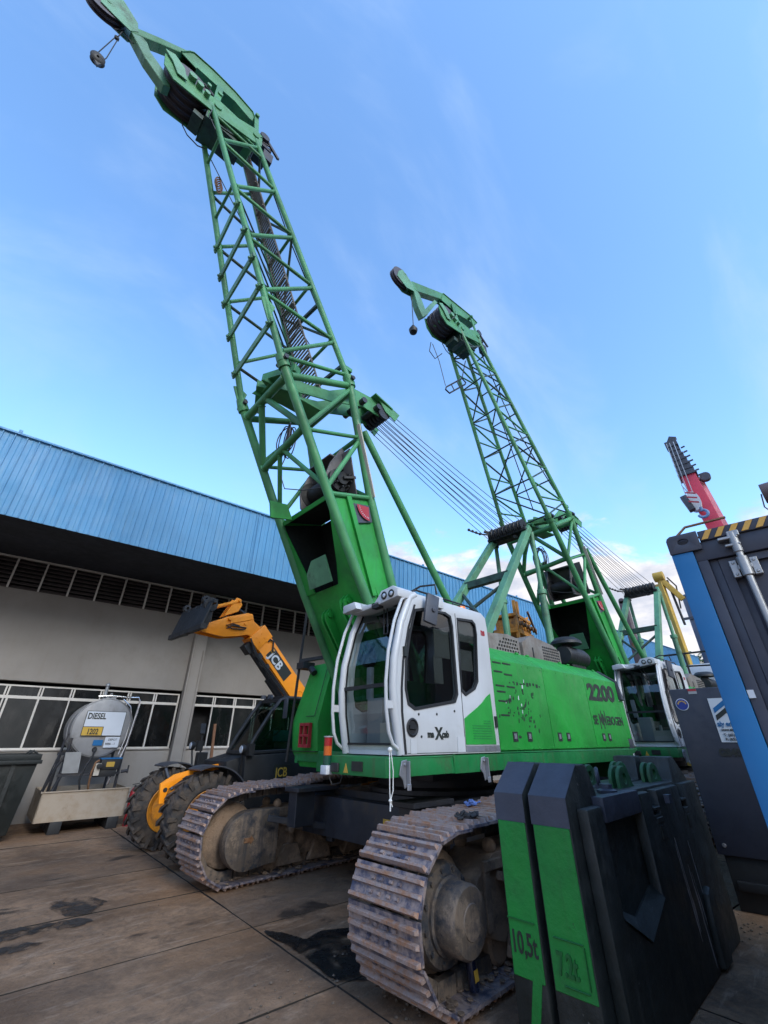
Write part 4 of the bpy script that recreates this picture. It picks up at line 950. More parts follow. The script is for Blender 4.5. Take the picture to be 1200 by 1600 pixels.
    for k in range(10): a = Vector((rr.uniform(2.9, 3.4), rr.uniform(-.5, .5), rr.uniform(5.85, 6.2))); q.bar(a, a+Vector((rr.uniform(-.15, .15), rr.uniform(-.15, .15), rr.uniform(-.1, .1))), .06, .05)
    q.path([(3.0, .45, 6.1), (2.8, .6, 6.12), (2.55, .75, 6.2)], .02, 6)
    for k in range(4): q.sphere((2.84-k*.08, .6+k*.05, 6.13+k*.03), .038, 8)
    q.build('top_sheaves', M['black'], af)
    q = MB()
    for s in (-1, 1): q.sep().tube((-2.02, s*.62, 5.95), (.75, s*.60, 2.35), .058, 14)
    q.build('backstop', M['green_lattice'], rt)
    # luffing ropes
    dr = Vector((math.cos(-delta), 0, math.sin(-delta)))
    q = MB()
    def rotp(x, z): v = Vector((x+1.15, z-2.1)); c, s_ = math.cos(delta), math.sin(delta); return (-1.15+c*v.x-s_*v.y, 2.1+s_*v.x+c*v.y)
    for k in range(6):
        y = -.21+k*.085; a = rotp(-1.15, 7.22-.0*k); b = rotp(-1.2, 6.97)
        e = Vector((3.05, -.40+k*.16, 6.22)); e2 = Vector((3.05, -.36+k*.16, 5.93))
        for p0, p1 in (((a[0], y, a[1]), e), ((b[0], y+.02, b[1]), e2)):
            p0 = Vector(p0); mid = (p0+p1)/2-Vector((0, 0, .04)); q.path([p0, (p0*3+p1)/4-Vector((0, 0, .03)), mid, (p0+p1*3)/4-Vector((0, 0, .03)), p1], .0075, 6)
    q.build('luffing_ropes', M['rope'], rt)
    # boom
    foot = (-1.15, 0, 2.1)
    bm_ = lattice(rt, foot, variant); bm_.rotation_euler.y = -delta
    q = MB(); q.box(-1.35, -.75, -.75, -.68, 1.43, 2.25); q.sep().box(-1.35, -.75, .68, .75, 1.43, 2.25); q.tube((-1.15, -.74, 2.1), (-1.15, .74, 2.1), .07, 16); q.build('boom_foot_bracket', M['green_deep'], dk)
    # hook tackle, plumb
    hx, hz = (-7.05, 12.22) if variant == 1 else (-7.46, 12.0)
    q = MB()
    if variant == 1:
        q.path([(hx, 0, hz), (hx, 0, hz-.33)], .010, 6); q.path([(hx+.0, 0, hz-.02), (hx-.1, .03, hz-.12), (hx-.03, .0, hz-.22)], .008, 6); q.path([(hx, 0, hz-.03), (hx+.16, 0, hz-.14), (hx+.25, 0, hz-.02)], .008, 6)
        q.lathe((hx, -.05, hz-.39), (0, 1, 0), [(.015, .02), (.035, .03), (.035, .07), (.015, .08)], 12)
        q.path([(hx-.02, 0, hz-.44), (hx-.06, .03, hz-1.28)], .008, 6); q.path([(hx+.02, 0, hz-.44), (hx+.07, -.03, hz-1.2), (hx+.05, 0, hz-1.3)], .008, 6)
        q.lathe((hx, -.05, hz-1.38), (0, 1, .3), [(.02, 0), (.07, 0), (.10, .02), (.08, .05), (.10, .08), (.07, .10), (.02, .10)], 20); q.prism([(hx-.05, hz-1.42), (hx+.07, hz-1.42), (hx+.04, hz-1.54)], 'xz', -.02, .02)
    else:
        q.path([(hx, 0, hz), (hx+.01, 0, hz-1.35)], .012, 6); q.lathe((hx, 0, hz-1.58), (0, 0, 1), [(0, 0), (.09, .03), (.11, .12), (.07, .2), (.03, .28), (0, .28)], 14)
    q.build('hook_tackle', M['black'], rt)
    return rt

CR1 = crane('crawler_crane', (5.5, 4.602, 0), R(-1.415), 0.0, 1, R(1.415),
    'nearest green crawler crane, white cab, 2200 on its side, flat rungs on its boom', 'green lattice boom crawler cranes')
CR2 = crane('crawler_crane', (12.828, 4.022, 0), R(-3.615), R(1.678), 2, R(0),
    'green crawler crane farther back, its dark windscreen facing us behind the black counterweights', 'green lattice boom crawler cranes')
# ------------------------------------------------------------------ ground
q = MB(); q.quad((-300, -300, -.06), (500, -300, -.06), (500, 500, -.06), (-300, 500, -.06))
tag(q.build('ground', M['joint'], smooth=False), kind='structure')
sl_ = bpy.data.objects.new('paving', None); COL.objects.link(sl_)
bpy.data.objects.remove(sl_)
q = MB(); rr = random.Random(4)
ys = [-34+1.435*k for k in range(0, 60)]
ys = [3.57+1.43*k for k in range(-14, 9)]
for j, y in enumerate(ys):
    xs0 = 2.56 if y >= 3.5 else (4.27 if y < 1.5 else 2.56)
    k = -5
    while k < 9:
        x = xs0+k*3.2 if y < 3.5 else xs0+k*4.6
        L = 3.2 if y < 3.5 else 4.6
        g = .006+rr.uniform(0, .009); tl = rr.uniform(-.003, .003)
        x0, x1, y0, y1 = x+g, x+L-g, y+g, y+1.43-g
        # slab with worn, slightly uneven edges
        nx, ny = 16, 2
        top = []
        per = [(x0+(x1-x0)*i/nx, y0) for i in range(nx)]+[(x1, y0+(y1-y0)*i/6) for i in range(6)]+[(x1-(x1-x0)*i/nx, y1) for i in range(nx)]+[(x0, y1-(y1-y0)*i/6) for i in range(6)]
        per = [(px+rr.uniform(-.006, .006), py+rr.uniform(-.007, .007)) for px, py in per]
        z = tl
        n = len(per); vs = [(*bw(px, py), z)[:2]+(z,) for px, py in per]
        vs = [(bw(px, py)[0], bw(px, py)[1], z) for px, py in per]+[(bw(px, py)[0], bw(px, py)[1], -.075) for px, py in per]
        q.m = 0; q._add(vs, [tuple(range(n))]+[(i, (i+1) % n, (i+1) % n+n, i+n) for i in range(n)]); q.mi[-n:] = [1]*n
        k += 1
tag(q.build('paving', [M['ground'], M['joint']], smooth=False), kind='structure')
q = MB(); q.quad((-300, 15.8, -.03), (500, 15.8, -.03), (500, 300, -.03), (-300, 300, -.03)); q.quad((38, -200, -.02), (300, -200, -.02), (300, 15, -.02), (38, 15, -.02)); q.quad((-200, -200, -.02), (38, -200, -.02), (38, -17, -.02), (-200, -17, -.02))
tag(q.build('yard', M['ground'], smooth=False), kind='structure')
# wet patch beside the near track: irregular thin sheet
def blob(pts, z, name, mat, kind='structure', seed=1, jit=.03):
    r_ = random.Random(seed); n = len(pts); out = []
    ph = [(r_.uniform(0, 6.3), r_.choice((2, 3, 5, 7, 11, 17, 23))) for k in range(7)]
    for i in range(n):
        p0, p1, p2, p3 = pts[i-1], pts[i], pts[(i+1) % n], pts[(i+2) % n]
        for k in range(14):
            t = k/14; c = [.5*(2*b+(c_-a)*t+(2*a-5*b+4*c_-d)*t*t+(3*b-a-3*c_+d)*t**3) for a, b, c_, d in zip(p0, p1, p2, p3)]
            u = 2*math.pi*(i+t)/n; w = sum(math.sin(f*u*2+p)/(1+f*.15) for p, f in ph)*jit*.45
            out.append((c[0]+w*math.cos(u), c[1]+w*math.sin(u)))
    qq = MB(); qq._add([bw(x, y, z) for x, y in out], [tuple(range(len(out)))]); return tag(qq.build(name, mat, smooth=False), kind=kind)
blob([(2.60, 4.82), (2.72, 4.62), (2.80, 4.42), (2.98, 4.48), (3.25, 4.36), (3.5, 4.15), (3.3, 3.7), (2.9, 3.45), (2.60, 3.62), (2.60, 3.95), (2.61, 4.3)], .007, 'puddle', M['wet'])
blob([(1.15, 7.1), (1.45, 7.1), (1.6, 6.75), (1.42, 6.42), (1.2, 6.5)], .0045, 'oil_stain', M['oil'], seed=2, jit=.05)
blob([(.45, 6.3), (.8, 6.42), (1.35, 6.3), (1.3, 6.1), (.95, 6.15), (.5, 6.1)], .0045, 'oil_stain', M['oil'], seed=3, jit=.04)
blob([(.4, 5.9), (.8, 5.98), (.95, 5.82), (.6, 5.75)], .0045, 'oil_stain', M['oil'], seed=4, jit=.03)
q = MB()
for k in range(260):
    c = rr.choice(((3.05, 2.75, .35), (2.6, 3.5, .5), (3.4, 3.4, .5), (2.2, 5.8, 2.0), (6.2, 1.6, .5)))
    x, y = rr.gauss(c[0], c[2]*.5), rr.gauss(c[1], c[2]*.4); s_ = rr.uniform(.004, .018)
    if c[2] < 1 or s_ < .01: q.sphere((x, y, s_*.3), s_, 5, .6)
tag(q.build('dirt_crumbs', M['debris'], smooth=False), kind='stuff')

# ------------------------------------------------------------------ warehouse
WY = 13.5
wh = root('warehouse', (0, 0, 0), BR, label='long grey rendered warehouse with blue ribbed cladding under its roof edge', category='warehouse')
X0, X1 = -8.3, 34.2
bays = [(-8.2+.35+6.05*k-.0, -8.2+6.05*(k+1)) for k in range(7)]
bays = [(4.27-6.08*k, 4.27-6.08*k+5.72) for k in range(2, -6, -1)]
bays = sorted(bays); bays = [(a, b) for a, b in bays]
XA, XB = bays[0][0]-.36, bays[-1][1]+.36
q = MB(); q.box(XA, XB, WY, WY+.25, -.3, 1.375); q.box(XA, XB, WY, WY+.25, 2.80, 4.87); q.box(XA, XB, WY, WY+.25, 5.66, 7.2)
q.box(XA, XA+.3, WY+.25, 30, -.3, 7.2); q.box(XB-.3, XB, WY+.25, 30, -.3, 7.2)
q.build('wall', M['wall'], wh, bevel=.01)
q = MB(); q.box(XA, XB, WY-.03, WY+.02, 1.352, 1.378); q.box(XA, XB, WY-.012, WY+.0, 4.855, 4.873); q.build('sill_band', M['wall'], wh, bevel=.004, seg=1)
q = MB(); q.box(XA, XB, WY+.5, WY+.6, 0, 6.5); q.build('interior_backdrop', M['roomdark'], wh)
for a, b in bays:
    q = MB(); q.box(b, b+.36, WY-.22, WY+.0, -.3, 5.6); q.build('pillar', M['wall'], wh, bevel=.01)
    q = MB(); q.tube((b+.30, WY-.24, 0), (b+.30, WY-.24, 3.9), .012, 8); q.path([(b+.05, WY-.235, 1.9), (b+.05, WY-.235, 4.6), (b-.3, WY-.02, 4.78)], .008, 6); q.build('conduit', M['wall'], wh)
    # main window strip
    q = MB(); yf0, yf1 = WY+.10, WY+.15
    n = 9; st = (b-a)/n
    q.box(a, b, yf0, yf1, 1.376, 1.42); q.box(a, b, yf0, yf1, 2.425, 2.49); q.box(a, b, yf0, yf1, 2.685, 2.72)
    for k in range(n+1):
        x = a+k*st; w = .045 if k % 3 else .03
        if 0 < k < n:
            q.box(x-.034, x-.006, yf0-.003, yf1+.003, 1.42, 2.425) if k % 2 else q.box(x-.02, x+.02, yf0-.003, yf1+.003, 1.42, 2.425)
            if k % 3 == 0: q.box(x+.03, x+.07, yf0-.003, yf1+.003, 1.42, 2.425)
            q.box(x-.045, x-.012, yf0-.003, yf1+.003, 2.49, 2.685); q.box(x+.012, x+.045, yf0-.003, yf1+.003, 2.49, 2.685)
        elif k == 0: q.box(x, x+.04, yf0-.003, yf1+.003, 1.42, 2.685)
        else: q.box(x-.04, x, yf0-.003, yf1+.003, 1.42, 2.685)
    wn = q.build('window', M['winframe'], wh, bevel=.003, seg=1)
    q = MB(); op = (a > 4 and a < 5)
    for k in range(9):
        xa, xb = a+k*st, a+(k+1)*st
        for z0_, z1_ in ((1.40, 2.44), (2.46, 2.71)):
            if op and k == 0 and z0_ < 2: continue
            e1, e2 = rr.uniform(-.006, .006), rr.uniform(-.006, .006)
            q._add([(xa, yf0+.026+e1, z0_), (xb, yf0+.026-e1, z0_), (xb, yf0+.026-e1+e2, z1_), (xa, yf0+.026+e1+e2, z1_)], [(0, 1, 2, 3)])
    q.build('pane', M['pane'], wn, smooth=False)
    # louvres
    q = MB(); n = 10; st = (b-a)/9.3
    x = a-.1
    while x < b+.3:
        q.box(x-.02, x+.02, WY-.01, WY+.06, 4.872, 5.655); x += .6125
    q.box(a-.1, b+.46, WY-.01, WY+.05, 5.63, 5.665)
    lf = q.build('louvre_window', M['winframe'], wh)
    q = MB()
    for k in range(7):
        z = 4.90+k*.105; q._add([(a-.36, WY+.03, z), (b+.36, WY+.03, z), (b+.36, WY+.13, z+.075), (a-.36, WY+.13, z+.075), (a-.36, WY+.035, z-.008), (b+.36, WY+.035, z-.008), (b+.36, WY+.135, z+.067), (a-.36, WY+.135, z+.067)], [(0, 1, 2, 3), (4, 5, 6, 7), (0, 1, 5, 4), (2, 3, 7, 6)])
    q.build('slats', M['louvre'], lf, smooth=False)
# eaves: soffit, cladding, roof
FY = 10.6
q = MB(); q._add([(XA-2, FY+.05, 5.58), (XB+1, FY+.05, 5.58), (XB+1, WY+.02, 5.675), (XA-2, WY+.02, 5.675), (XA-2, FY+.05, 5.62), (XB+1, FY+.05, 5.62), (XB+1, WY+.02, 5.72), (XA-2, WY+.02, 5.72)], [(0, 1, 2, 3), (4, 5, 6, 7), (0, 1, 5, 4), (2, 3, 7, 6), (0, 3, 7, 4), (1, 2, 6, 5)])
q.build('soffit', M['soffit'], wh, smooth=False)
q = MB(); P_ = .205; x = XA-2; vs = []
while x < XB+1:
    for dx, dy in ((0, 0), (.085, 0), (.095, -.006), (.105, 0), (P_-.035, 0), (P_-.026, -.028), (P_-.008, -.028)): vs.append((x+dx, dy))
    x += P_
k = len(vs); zb, zt, ln = 5.565, 7.36, .10
allv = [(x_, FY+dy, zb) for x_, dy in vs]+[(x_, FY+dy-ln, zt) for x_, dy in vs]
q._add(allv, [(i, i+1, i+1+k, i+k) for i in range(k-1)]); q.box(XA-2, XB+1, FY+.01, FY+.03, 5.57, 7.25)
cl = q.build('cladding', M['roofblue'], wh, smooth=False)
q = MB(); q.box(XA-2.05, XB+1.05, FY-.155, FY+.12, 7.345, 7.385)
for xx in (-1.4+6.1*k for k in range(6)): q.box(xx-.03, xx+.03, FY-.16, FY-.1, 7.38, 7.45)
q.build('ridge_flashing', M['roofblue'], cl)
q = MB()
for xx in (4.15, 11.9, 19.6): q.box(xx-.012, xx+.012, FY-.14, FY-.12, 5.57, 7.34)
q.build('cladding_joint', M['roofblue'], cl)
q = MB(); q._add([(XA-2, FY-.05, 7.35), (XB+1, FY-.05, 7.35), (XB+1, 22, 8.3), (XA-2, 22, 8.3), (XA-2, FY-.05, 7.3), (XB+1, FY-.05, 7.3), (XB+1, 22, 8.25), (XA-2, 22, 8.25)], [(0, 1, 2, 3), (4, 5, 6, 7), (0, 1, 5, 4), (2, 3, 7, 6), (0, 3, 7, 4), (1, 2, 6, 5)])
q._add([(XA-2, 22, 8.28), (XB+1, 22, 8.28), (XB+1, 33, 7.3), (XA-2, 33, 7.3)], [(0, 1, 2, 3)])
q.build('roof', M['roofblue'], wh, smooth=False)

# ------------------------------------------------------------------ counterweights
def weight(name, y0, y1, label, wt, pads):
    rt = root(name, (0, 0, 0), 0, label=label, category='counterweight', group='crane counterweight slabs in the foreground')
    X0, X1, H, MH = 3.12, 5.95, 1.44, 1.235
    prof = [(X0+.05, -.0), (X0+.0, .10), (X0, 1.26), (X0+.24, H), (X0+.40, H), (X0+.50, MH), (X1-.50, MH), (X1-.45, H), (X1-.28, H), (X1, 1.24), (X1, .12), (X1-.06, 0)]
    q = MB(); q.prism(prof, 'xz', y0, y1)
    b = q.build('casting', M['wt_black'], rt, bevel=.02)
    q = MB(); w = y1-y0
    q._add([(X0-.006, y0+.012, 1.10), (X0-.006, y1-.012, 1.10), (X0-.006, y1-.012, .32), (X0-.006, y0+.012, .32), (X0+.02, y0+.012, 1.10), (X0+.02, y1-.012, 1.10), (X0+.02, y1-.012, .32), (X0+.02, y0+.012, .32)], [(0, 1, 2, 3), (4, 5, 6, 7), (0, 1, 5, 4), (1, 2, 6, 5), (2, 3, 7, 6), (3, 0, 4, 7)])
    q.build('green_panel', M['wt_green'], b, bevel=.004, seg=1)
    q = MB(); slab(q, [(X0-.004, y0+.003, 1.262), (X0-.004, y1-.003, 1.262), (X0+.236, y1-.003, H+.004), (X0+.236, y0+.003, H+.004)], .006)
    slab(q, [(X0-.006, y0+.003, 1.10), (X0-.006, y1-.003, 1.10), (X0-.004, y1-.003, 1.262), (X0-.004, y0+.003, 1.262)], .004)
    q.build('grey_cap', M['wt_grey'], b)
    return rt, b, X0, X1, MH, H
w1, b1, X0, X1, MH, H = weight('counterweight', 1.52, 1.79, 'wider counterweight slab with 7.2t cast on its green end, nearest the camera', '7.2t', 1)
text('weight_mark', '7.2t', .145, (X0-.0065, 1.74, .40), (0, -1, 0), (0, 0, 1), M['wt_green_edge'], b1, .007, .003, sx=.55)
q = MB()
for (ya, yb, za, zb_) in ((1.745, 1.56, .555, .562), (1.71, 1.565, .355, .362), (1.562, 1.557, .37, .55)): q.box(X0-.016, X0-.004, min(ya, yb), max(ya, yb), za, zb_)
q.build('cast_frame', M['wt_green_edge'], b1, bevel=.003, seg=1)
# features on the broad near side: block pad, recess, ribs, slots
q = MB(); ya = 1.52
q.prism([(3.50, 1.245), (4.20, 1.245), (4.20, 1.10), (3.50, 1.10)], 'xz', 1.44, 1.52)
q.build('lifting_pad', M['wt_grey'], b1, bevel=.008)
q = MB()
# raised frame round the deep recess, and the right hand ribs
q.prism([(3.26, .05), (3.22, 1.20), (3.46, 1.20), (3.46, .62), (3.80, .45), (4.20, .60), (4.20, 1.22), (4.45, 1.22), (4.45, 1.06), (4.62, 1.06), (4.62, 1.22), (5.05, 1.22), (5.05, .0), (3.28, .0)], 'xz', 1.435, 1.515)
q.prism([(5.05, 0), (5.05, 1.22), (5.28, 1.22), (5.28, 1.02), (5.44, 1.02), (5.44, 1.22), (5.92, 1.22), (5.94, .12), (5.88, 0)], 'xz', 1.445, 1.515)
q.prism([(5.06, .02), (5.3, .02), (5.3, .46), (5.22, .50), (5.13, .46), (5.08, .3)], 'xz', 1.395, 1.45)
rb = q.build('raised_ribs', M['wt_black'], b1, bevel=.022)
q = MB(); slab(q, [(3.47, 1.437, .615), (3.80, 1.437, .455), (4.195, 1.437, .60), (4.195, 1.517, .66), (3.8, 1.517, .56), (3.47, 1.517, .67)], .012); q.build('recess_shelf', M['wt_black'], b1)
q = MB()
for x in (4.535, 5.36):
    for z, h in ((1.0, .04), (1.09, .02)): q.sep().box(x-.075, x+.075, 1.43 if x < 5 else 1.44, 1.5, z, z+h)
q.build('slot_lip', M['wt_black'], b1, bevel=.005, seg=1)
q = MB()
for x in (4.535, 5.36): q.sep().box(x-.045, x+.045, (1.43 if x < 5 else 1.44)-.004, 1.5, .90, .985)
q.build('slot', M['letter'], b1)
q = MB()
rr = random.Random(21)
for k in range(7):
    q.sep(); x = rr.uniform(4.65, 5.2); z1_ = rr.uniform(.6, .95); z0_ = rr.uniform(.05, .35); w = rr.uniform(.003, .010); yy = (1.435 if x < 5.05 else 1.445)-.0025
    q.prism([(x, z1_), (x+w, z1_-.05), (x+w*1.5+.04, z0_+.1), (x+.045, z0_), (x+.03, z0_+.12)], 'xz', yy, yy+.004)
q.build('scrape', M['bare'], b1)
w2, b2, *_ = weight('counterweight', 1.83, 2.06, 'narrower counterweight slab with 10,5t on its green end, beside the near track', '10.5t', 0)
text('weight_mark', '10,5t', .15, (X0-.0065, 2.04, .43), (0, -1, 0), (0, 0, 1), M['letter'], b2, .004, .002, sx=.58)
q = MB()
for (ya, yb, za, zb_) in ((2.05, 1.86, .585, .592),): q.box(X0-.014, X0-.004, min(ya, yb), max(ya, yb), za, zb_)
q.build('cast_line', M['wt_green_edge'], b2); q = MB(); slab(q, [(X0-.006, 1.92, .33), (X0-.006, 1.86, .33), (X0-.0, 1.91, .12), (X0-.0, 1.97, .13)], .005)
q.build('green_stripe', M['wt_green'], b2, bevel=.002, seg=1)
for par, yc_ in ((b1, 1.655), (b2, 1.945)):
    for x in (4.45, 5.25):
        q = MB()
        for dy in (-.05, .01):
            pts = [(x+.30*u_, MH-.01) for u_ in (-.5, .55)]
            pl = [(x-.13, MH-.02)]+[(x+.13*math.cos(a)*1.0, MH+.06+.10*math.sin(a)) for a in [math.pi*(1-k/10) for k in range(11)]]+[(x+.20, MH-.02)]
            hole = [(x+.04*math.cos(a), MH+.065+.04*math.sin(a)) for a in [k*math.pi/7 for k in range(14)]]
            q.holed(pl, [hole], 'xz', yc_+dy, yc_+dy+.03)
        q.build('lifting_lug', M['green_lug'], par, bevel=.004, seg=1)
q = MB(); cc = Vector((4.12, 1.70, MH+.09)); q.path([cc+Vector((.05*math.cos(a), .02*math.cos(a), .055*math.sin(a))) for a in [k*math.pi/10 for k in range(21)]], .016, 8); q.tube((4.12, 1.7, MH), (4.12, 1.7, MH+.04), .03); q.build('eye_bolt', M['wt_grey'], b1)
q = MB(); q.lathe((3.90, 1.56, MH), (0, 0, 1), [(0, 0), (.07, 0), (.075, .02), (.045, .03), (.045, .06), (0, .06)], 6); q.sep().bar((3.56, 1.74, 1.40), (3.66, 1.70, 1.24), .02, .02); q.sep().box(4.72, 4.80, 1.38, 1.42, 1.12, 1.18); q.build('bolt', M['wt_grey'], b1)

# ------------------------------------------------------------------ big container on the right
KR = R(5.5)
ct = root('container', (0, 0, 0), KR, label='tall charcoal container with bright blue corner post and amber hazard stripes, at right', category='container')
cx, cy0, cy1, cz = 2.695, -2.26, .178, 2.60
q = MB(); q.box(cx+.10, cx+2.9, cy0+.02, cy1-.02, .12, cz-.03)
for k in range(14):
    x = cx+.25+k*.19; q.prism([(x, cy1-.03), (x+.03, cy1+.0), (x+.10, cy1+.0), (x+.13, cy1-.03)], 'xy', .2, cz-.12)
q.build('box_body', M['container'], ct)
q = MB()
q.box(cx+.0, cx+.15, cy0, cy1-.148, cz-.055, cz+.003); q.box(cx+.012, cx+.15, cy0, cy1-.10, cz-.16, cz-.055); q.box(cx, cx+.15, cy0, cy1, 0, .16)
q.box(cx+.008, cx+.10, cy1-.150, cy1-.102, .16, cz-.16); q.box(cx+.035, cx+.11, cy1-.19, cy1-.15, .16, cz-.16)
q.box(cx+.15, cx+2.95, cy1-.08, cy1-.0, cz-.12, cz); q.box(cx+.15, cx+2.95, cy1-.08, cy1, 0, .15)
q.box(cx+2.8, cx+2.95, cy1-.15, cy1, .1, cz)
fr = q.build('frame', M['container'], ct, bevel=.006)
q = MB(); q.holed([(cy1-.146, cz-.10), (cy1-.146, cz+.006), (cy1-.02, cz+.006), (cy1-.004, cz-.004), (cy1+.003, cz-.02), (cy1+.003, cz-.10)], [[(cy1-.072+.026*math.cos(a), cz-.040+.017*math.sin(a)) for a in [k*math.pi/8 for k in range(16)]]], 'yz', cx-.010, cx+.006)
q.box(cx+.03, cx+.16, cy1-.14, cy1, cz-.10, cz+.006)
q.build('corner_casting', M['container'], fr, bevel=.003)
q = MB(); q.box(cx-.004, cx+.12, cy1-.10, cy1-.0, .16, cz-.101); q.build('corner_post', M['blue'], ct, bevel=.005)
q = MB()
for k in range(34):
    y = cy1-.156-k*.058; q.prism([(y, cz-.050), (y-.028, cz-.050), (y-.060, cz-.0015), (y-.032, cz-.0015)], 'yz', cx-.004, cx-.0005)
q.build('hazard_stripes', M['hazard'], fr)
for y0_, y1_ in ((cy1-.19, cy1-1.20), (cy1-1.22, cy1-2.25)):
    q = MB(); q.box(cx+.05, cx+.09, y1_, y0_, .18, cz-.165)
    d = q.build('door', M['container'], ct, bevel=.004)
    q = MB(); q.box(cx+.03, cx+.05, y1_, y0_, cz-.20, cz-.165); q.box(cx+.03, cx+.05, y0_-.04, y0_, .18, cz-.2)
    ys_ = y0_-.07
    while ys_ > y1_+.2: q.prism([(cx+.05, ys_), (cx+.03, ys_-.02), (cx+.03, ys_-.12), (cx+.05, ys_-.14)], 'xy', .3, cz-.26); ys_ -= .2
    q.build('door_corrugation', M['container'], d)
    for yr in (y0_-.095, y0_-.50):
        q = MB(); xr = cx-.012
        q.tube((xr, yr, .3), (xr, yr, cz-.06), .0155, 14)
        q.build('lock_rod', M['galv'], d)
        q = MB()
        for z in (cz-.235, cz-1.2, .5):
            q.sep()
            for sg_ in (-1, 1):
                yy = yr+sg_*.042; q.box(cx+.004, cx+.03, yy-.016, yy+.016, z-.045, z+.045)
                for dz in (-.03, .03): q.tube((cx-.002, yy, z+dz), (cx+.02, yy, z+dz), .0075, 8)
            q.tube((xr, yr, z-.05), (xr, yr, z+.05), .024, 14); q.box(xr, cx+.02, yr-.03, yr+.03, z-.012, z+.012)
        q.sep().box(cx-.03, cx+.02, yr-.02, yr+.065, cz-.085, cz-.07); q.box(cx-.03, cx+.0, yr-.02, yr+.045, cz-.125, cz-.112); q.tube((xr, yr, cz-.16), (xr, yr, cz-.05), .021, 12); q.box(cx-.03, cx-.0, yr-.03, yr+.02, cz-.075, cz-.045)
        q.build('lock_cam', M['galv'], d, bevel=.003, seg=1)
q = MB(); q.box(cx+.0, cx+.009, cy1-.128, cy1-.103, cz-.835, cz-.80); q.build('white_tag', M['sticker_white'], fr)
q = MB(); cc = Vector((cx+.2, cy1-.05, cz)); q.path([cc, cc+Vector((0, -.0, .08)), cc+Vector((0, -.05, .12)), cc+Vector((.02, -.25, .13))], .008, 6); q.path([cc+Vector((0, -.08, 0)), cc+Vector((0, -.05, .05)), cc+Vector((0, -.14, .03)), cc+Vector((0, -.2, 0))], .007, 6); q.build('roof_cable', M['rust'], ct)
# ------------------------------------------------------------------ generator cabinet behind the weights
gc = root('generator_cabinet', (0, 0, 0), KR, label='lower dark cabinet with white poster and GS40 letters, behind the counterweights', category='generator')
gx, gy0, gy1 = 6.912, -1.45, .985
q = MB(); q.box(gx, gx+4.2, gy0, gy1, .47, 2.165); gb = q.build('canopy', M['container2'], gc, bevel=.012)
q = MB(); q.box(gx+.03, gx+4.1, gy0+.1, gy1-.05, .0, .47); q.box(gx-.03, gx+.03, gy0+.1, gy1-.1, .18, .26); q.build('skid_base', M['black'], gc, bevel=.01)
q = MB(); q.box(gx-.006, gx-.001, .300, .604, 1.565, 2.04); ps = q.build('poster', M['sticker_white'], gb)
xp = gx-.010
for z0_, mt in ((1.875, 'blue'), (1.795, 'letter')):
    q = MB(); yc_ = .452; q.prism([(yc_+.125, z0_), (yc_, z0_+.085), (yc_-.125, z0_), (yc_-.125, z0_+.055), (yc_, z0_+.14), (yc_+.125, z0_+.055)], 'yz', xp, xp+.005); q.build('poster_chevron', M[mt], ps)
text('poster_text', 'aly energy', .075, (xp, .587, 1.735), (0, -1, 0), (0, 0, 1), M['blue'], ps, .002, .002, sx=.8)
text('poster_web', 'www.aly', .036, (xp, .57, 1.685), (0, -1, 0), (0, 0, 1), M['letter'], ps, .002, .001)
text('poster_phone', 'T: (65) 6', .038, (xp, .56, 1.63), (0, -1, 0), (0, 0, 1), M['letter'], ps, .002, .0005)
text('poster_fax', 'F: (65) 6', .038, (xp, .555, 1.585), (0, -1, 0), (0, 0, 1), M['letter'], ps, .002, .0005)
text('cabinet_code', 'GS40', .105, (gx-.004, .665, 1.425), (0, -1, 0), (0, 0, 1), M['letter'], gb, .003, .006, sx=.92)
q = MB(); q.tube((gx-.006, .885, 1.985), (gx-.001, .885, 1.985), .070, 32); em = q.build('round_emblem', M['sticker_white'], gb)
q = MB(); q.tube((gx-.010, .885, 1.985), (gx-.006, .885, 1.985), .062, 32); q.build('emblem_disc', M['navy'], em)
q = MB()
for k in range(6): a = R(15+30*k); q.tube((gx-.013, .885+.042*math.cos(a), 1.985+.038*math.sin(a)), (gx-.010, .885+.042*math.cos(a), 1.985+.038*math.sin(a)), .009, 10)
q.build('emblem_dots', M['yellow'], em)
q = MB(); q.box(gx-.006, gx-.001, .69, .78, 2.10, 2.158); lb = q.build('label_plate', M['grey_part'], gb)
q = MB(); q.box(gx-.008, gx-.006, .69, .78, 2.132, 2.158); q.build('red_band', M['red'], lb)
q = MB()
for y in (.9, .3): q.sep().lathe((gx, y, .56), (-1, 0, 0), [(.02, 0), (.02, .01), (0, .014)], 10)
q.build('bolt', M['bare'], gb)
def rebase(rt, x, y, z=0.):
    """move a thing's root empty to its base point (given in the root's own axes) without moving the thing"""
    d = Vector((x, y, z)); rt.location = Vector(rt.location)+Matrix.Rotation(rt.rotation_euler.z, 3, 'Z') @ d
    for c in rt.children: c.location = Vector(c.location)-d
rebase(wh, 8, WY); rebase(w1, 4.5, 1.6); rebase(w2, 4.5, 1.95); rebase(ct, cx+1.4, -1.0); rebase(gc, gx+2, -.2)

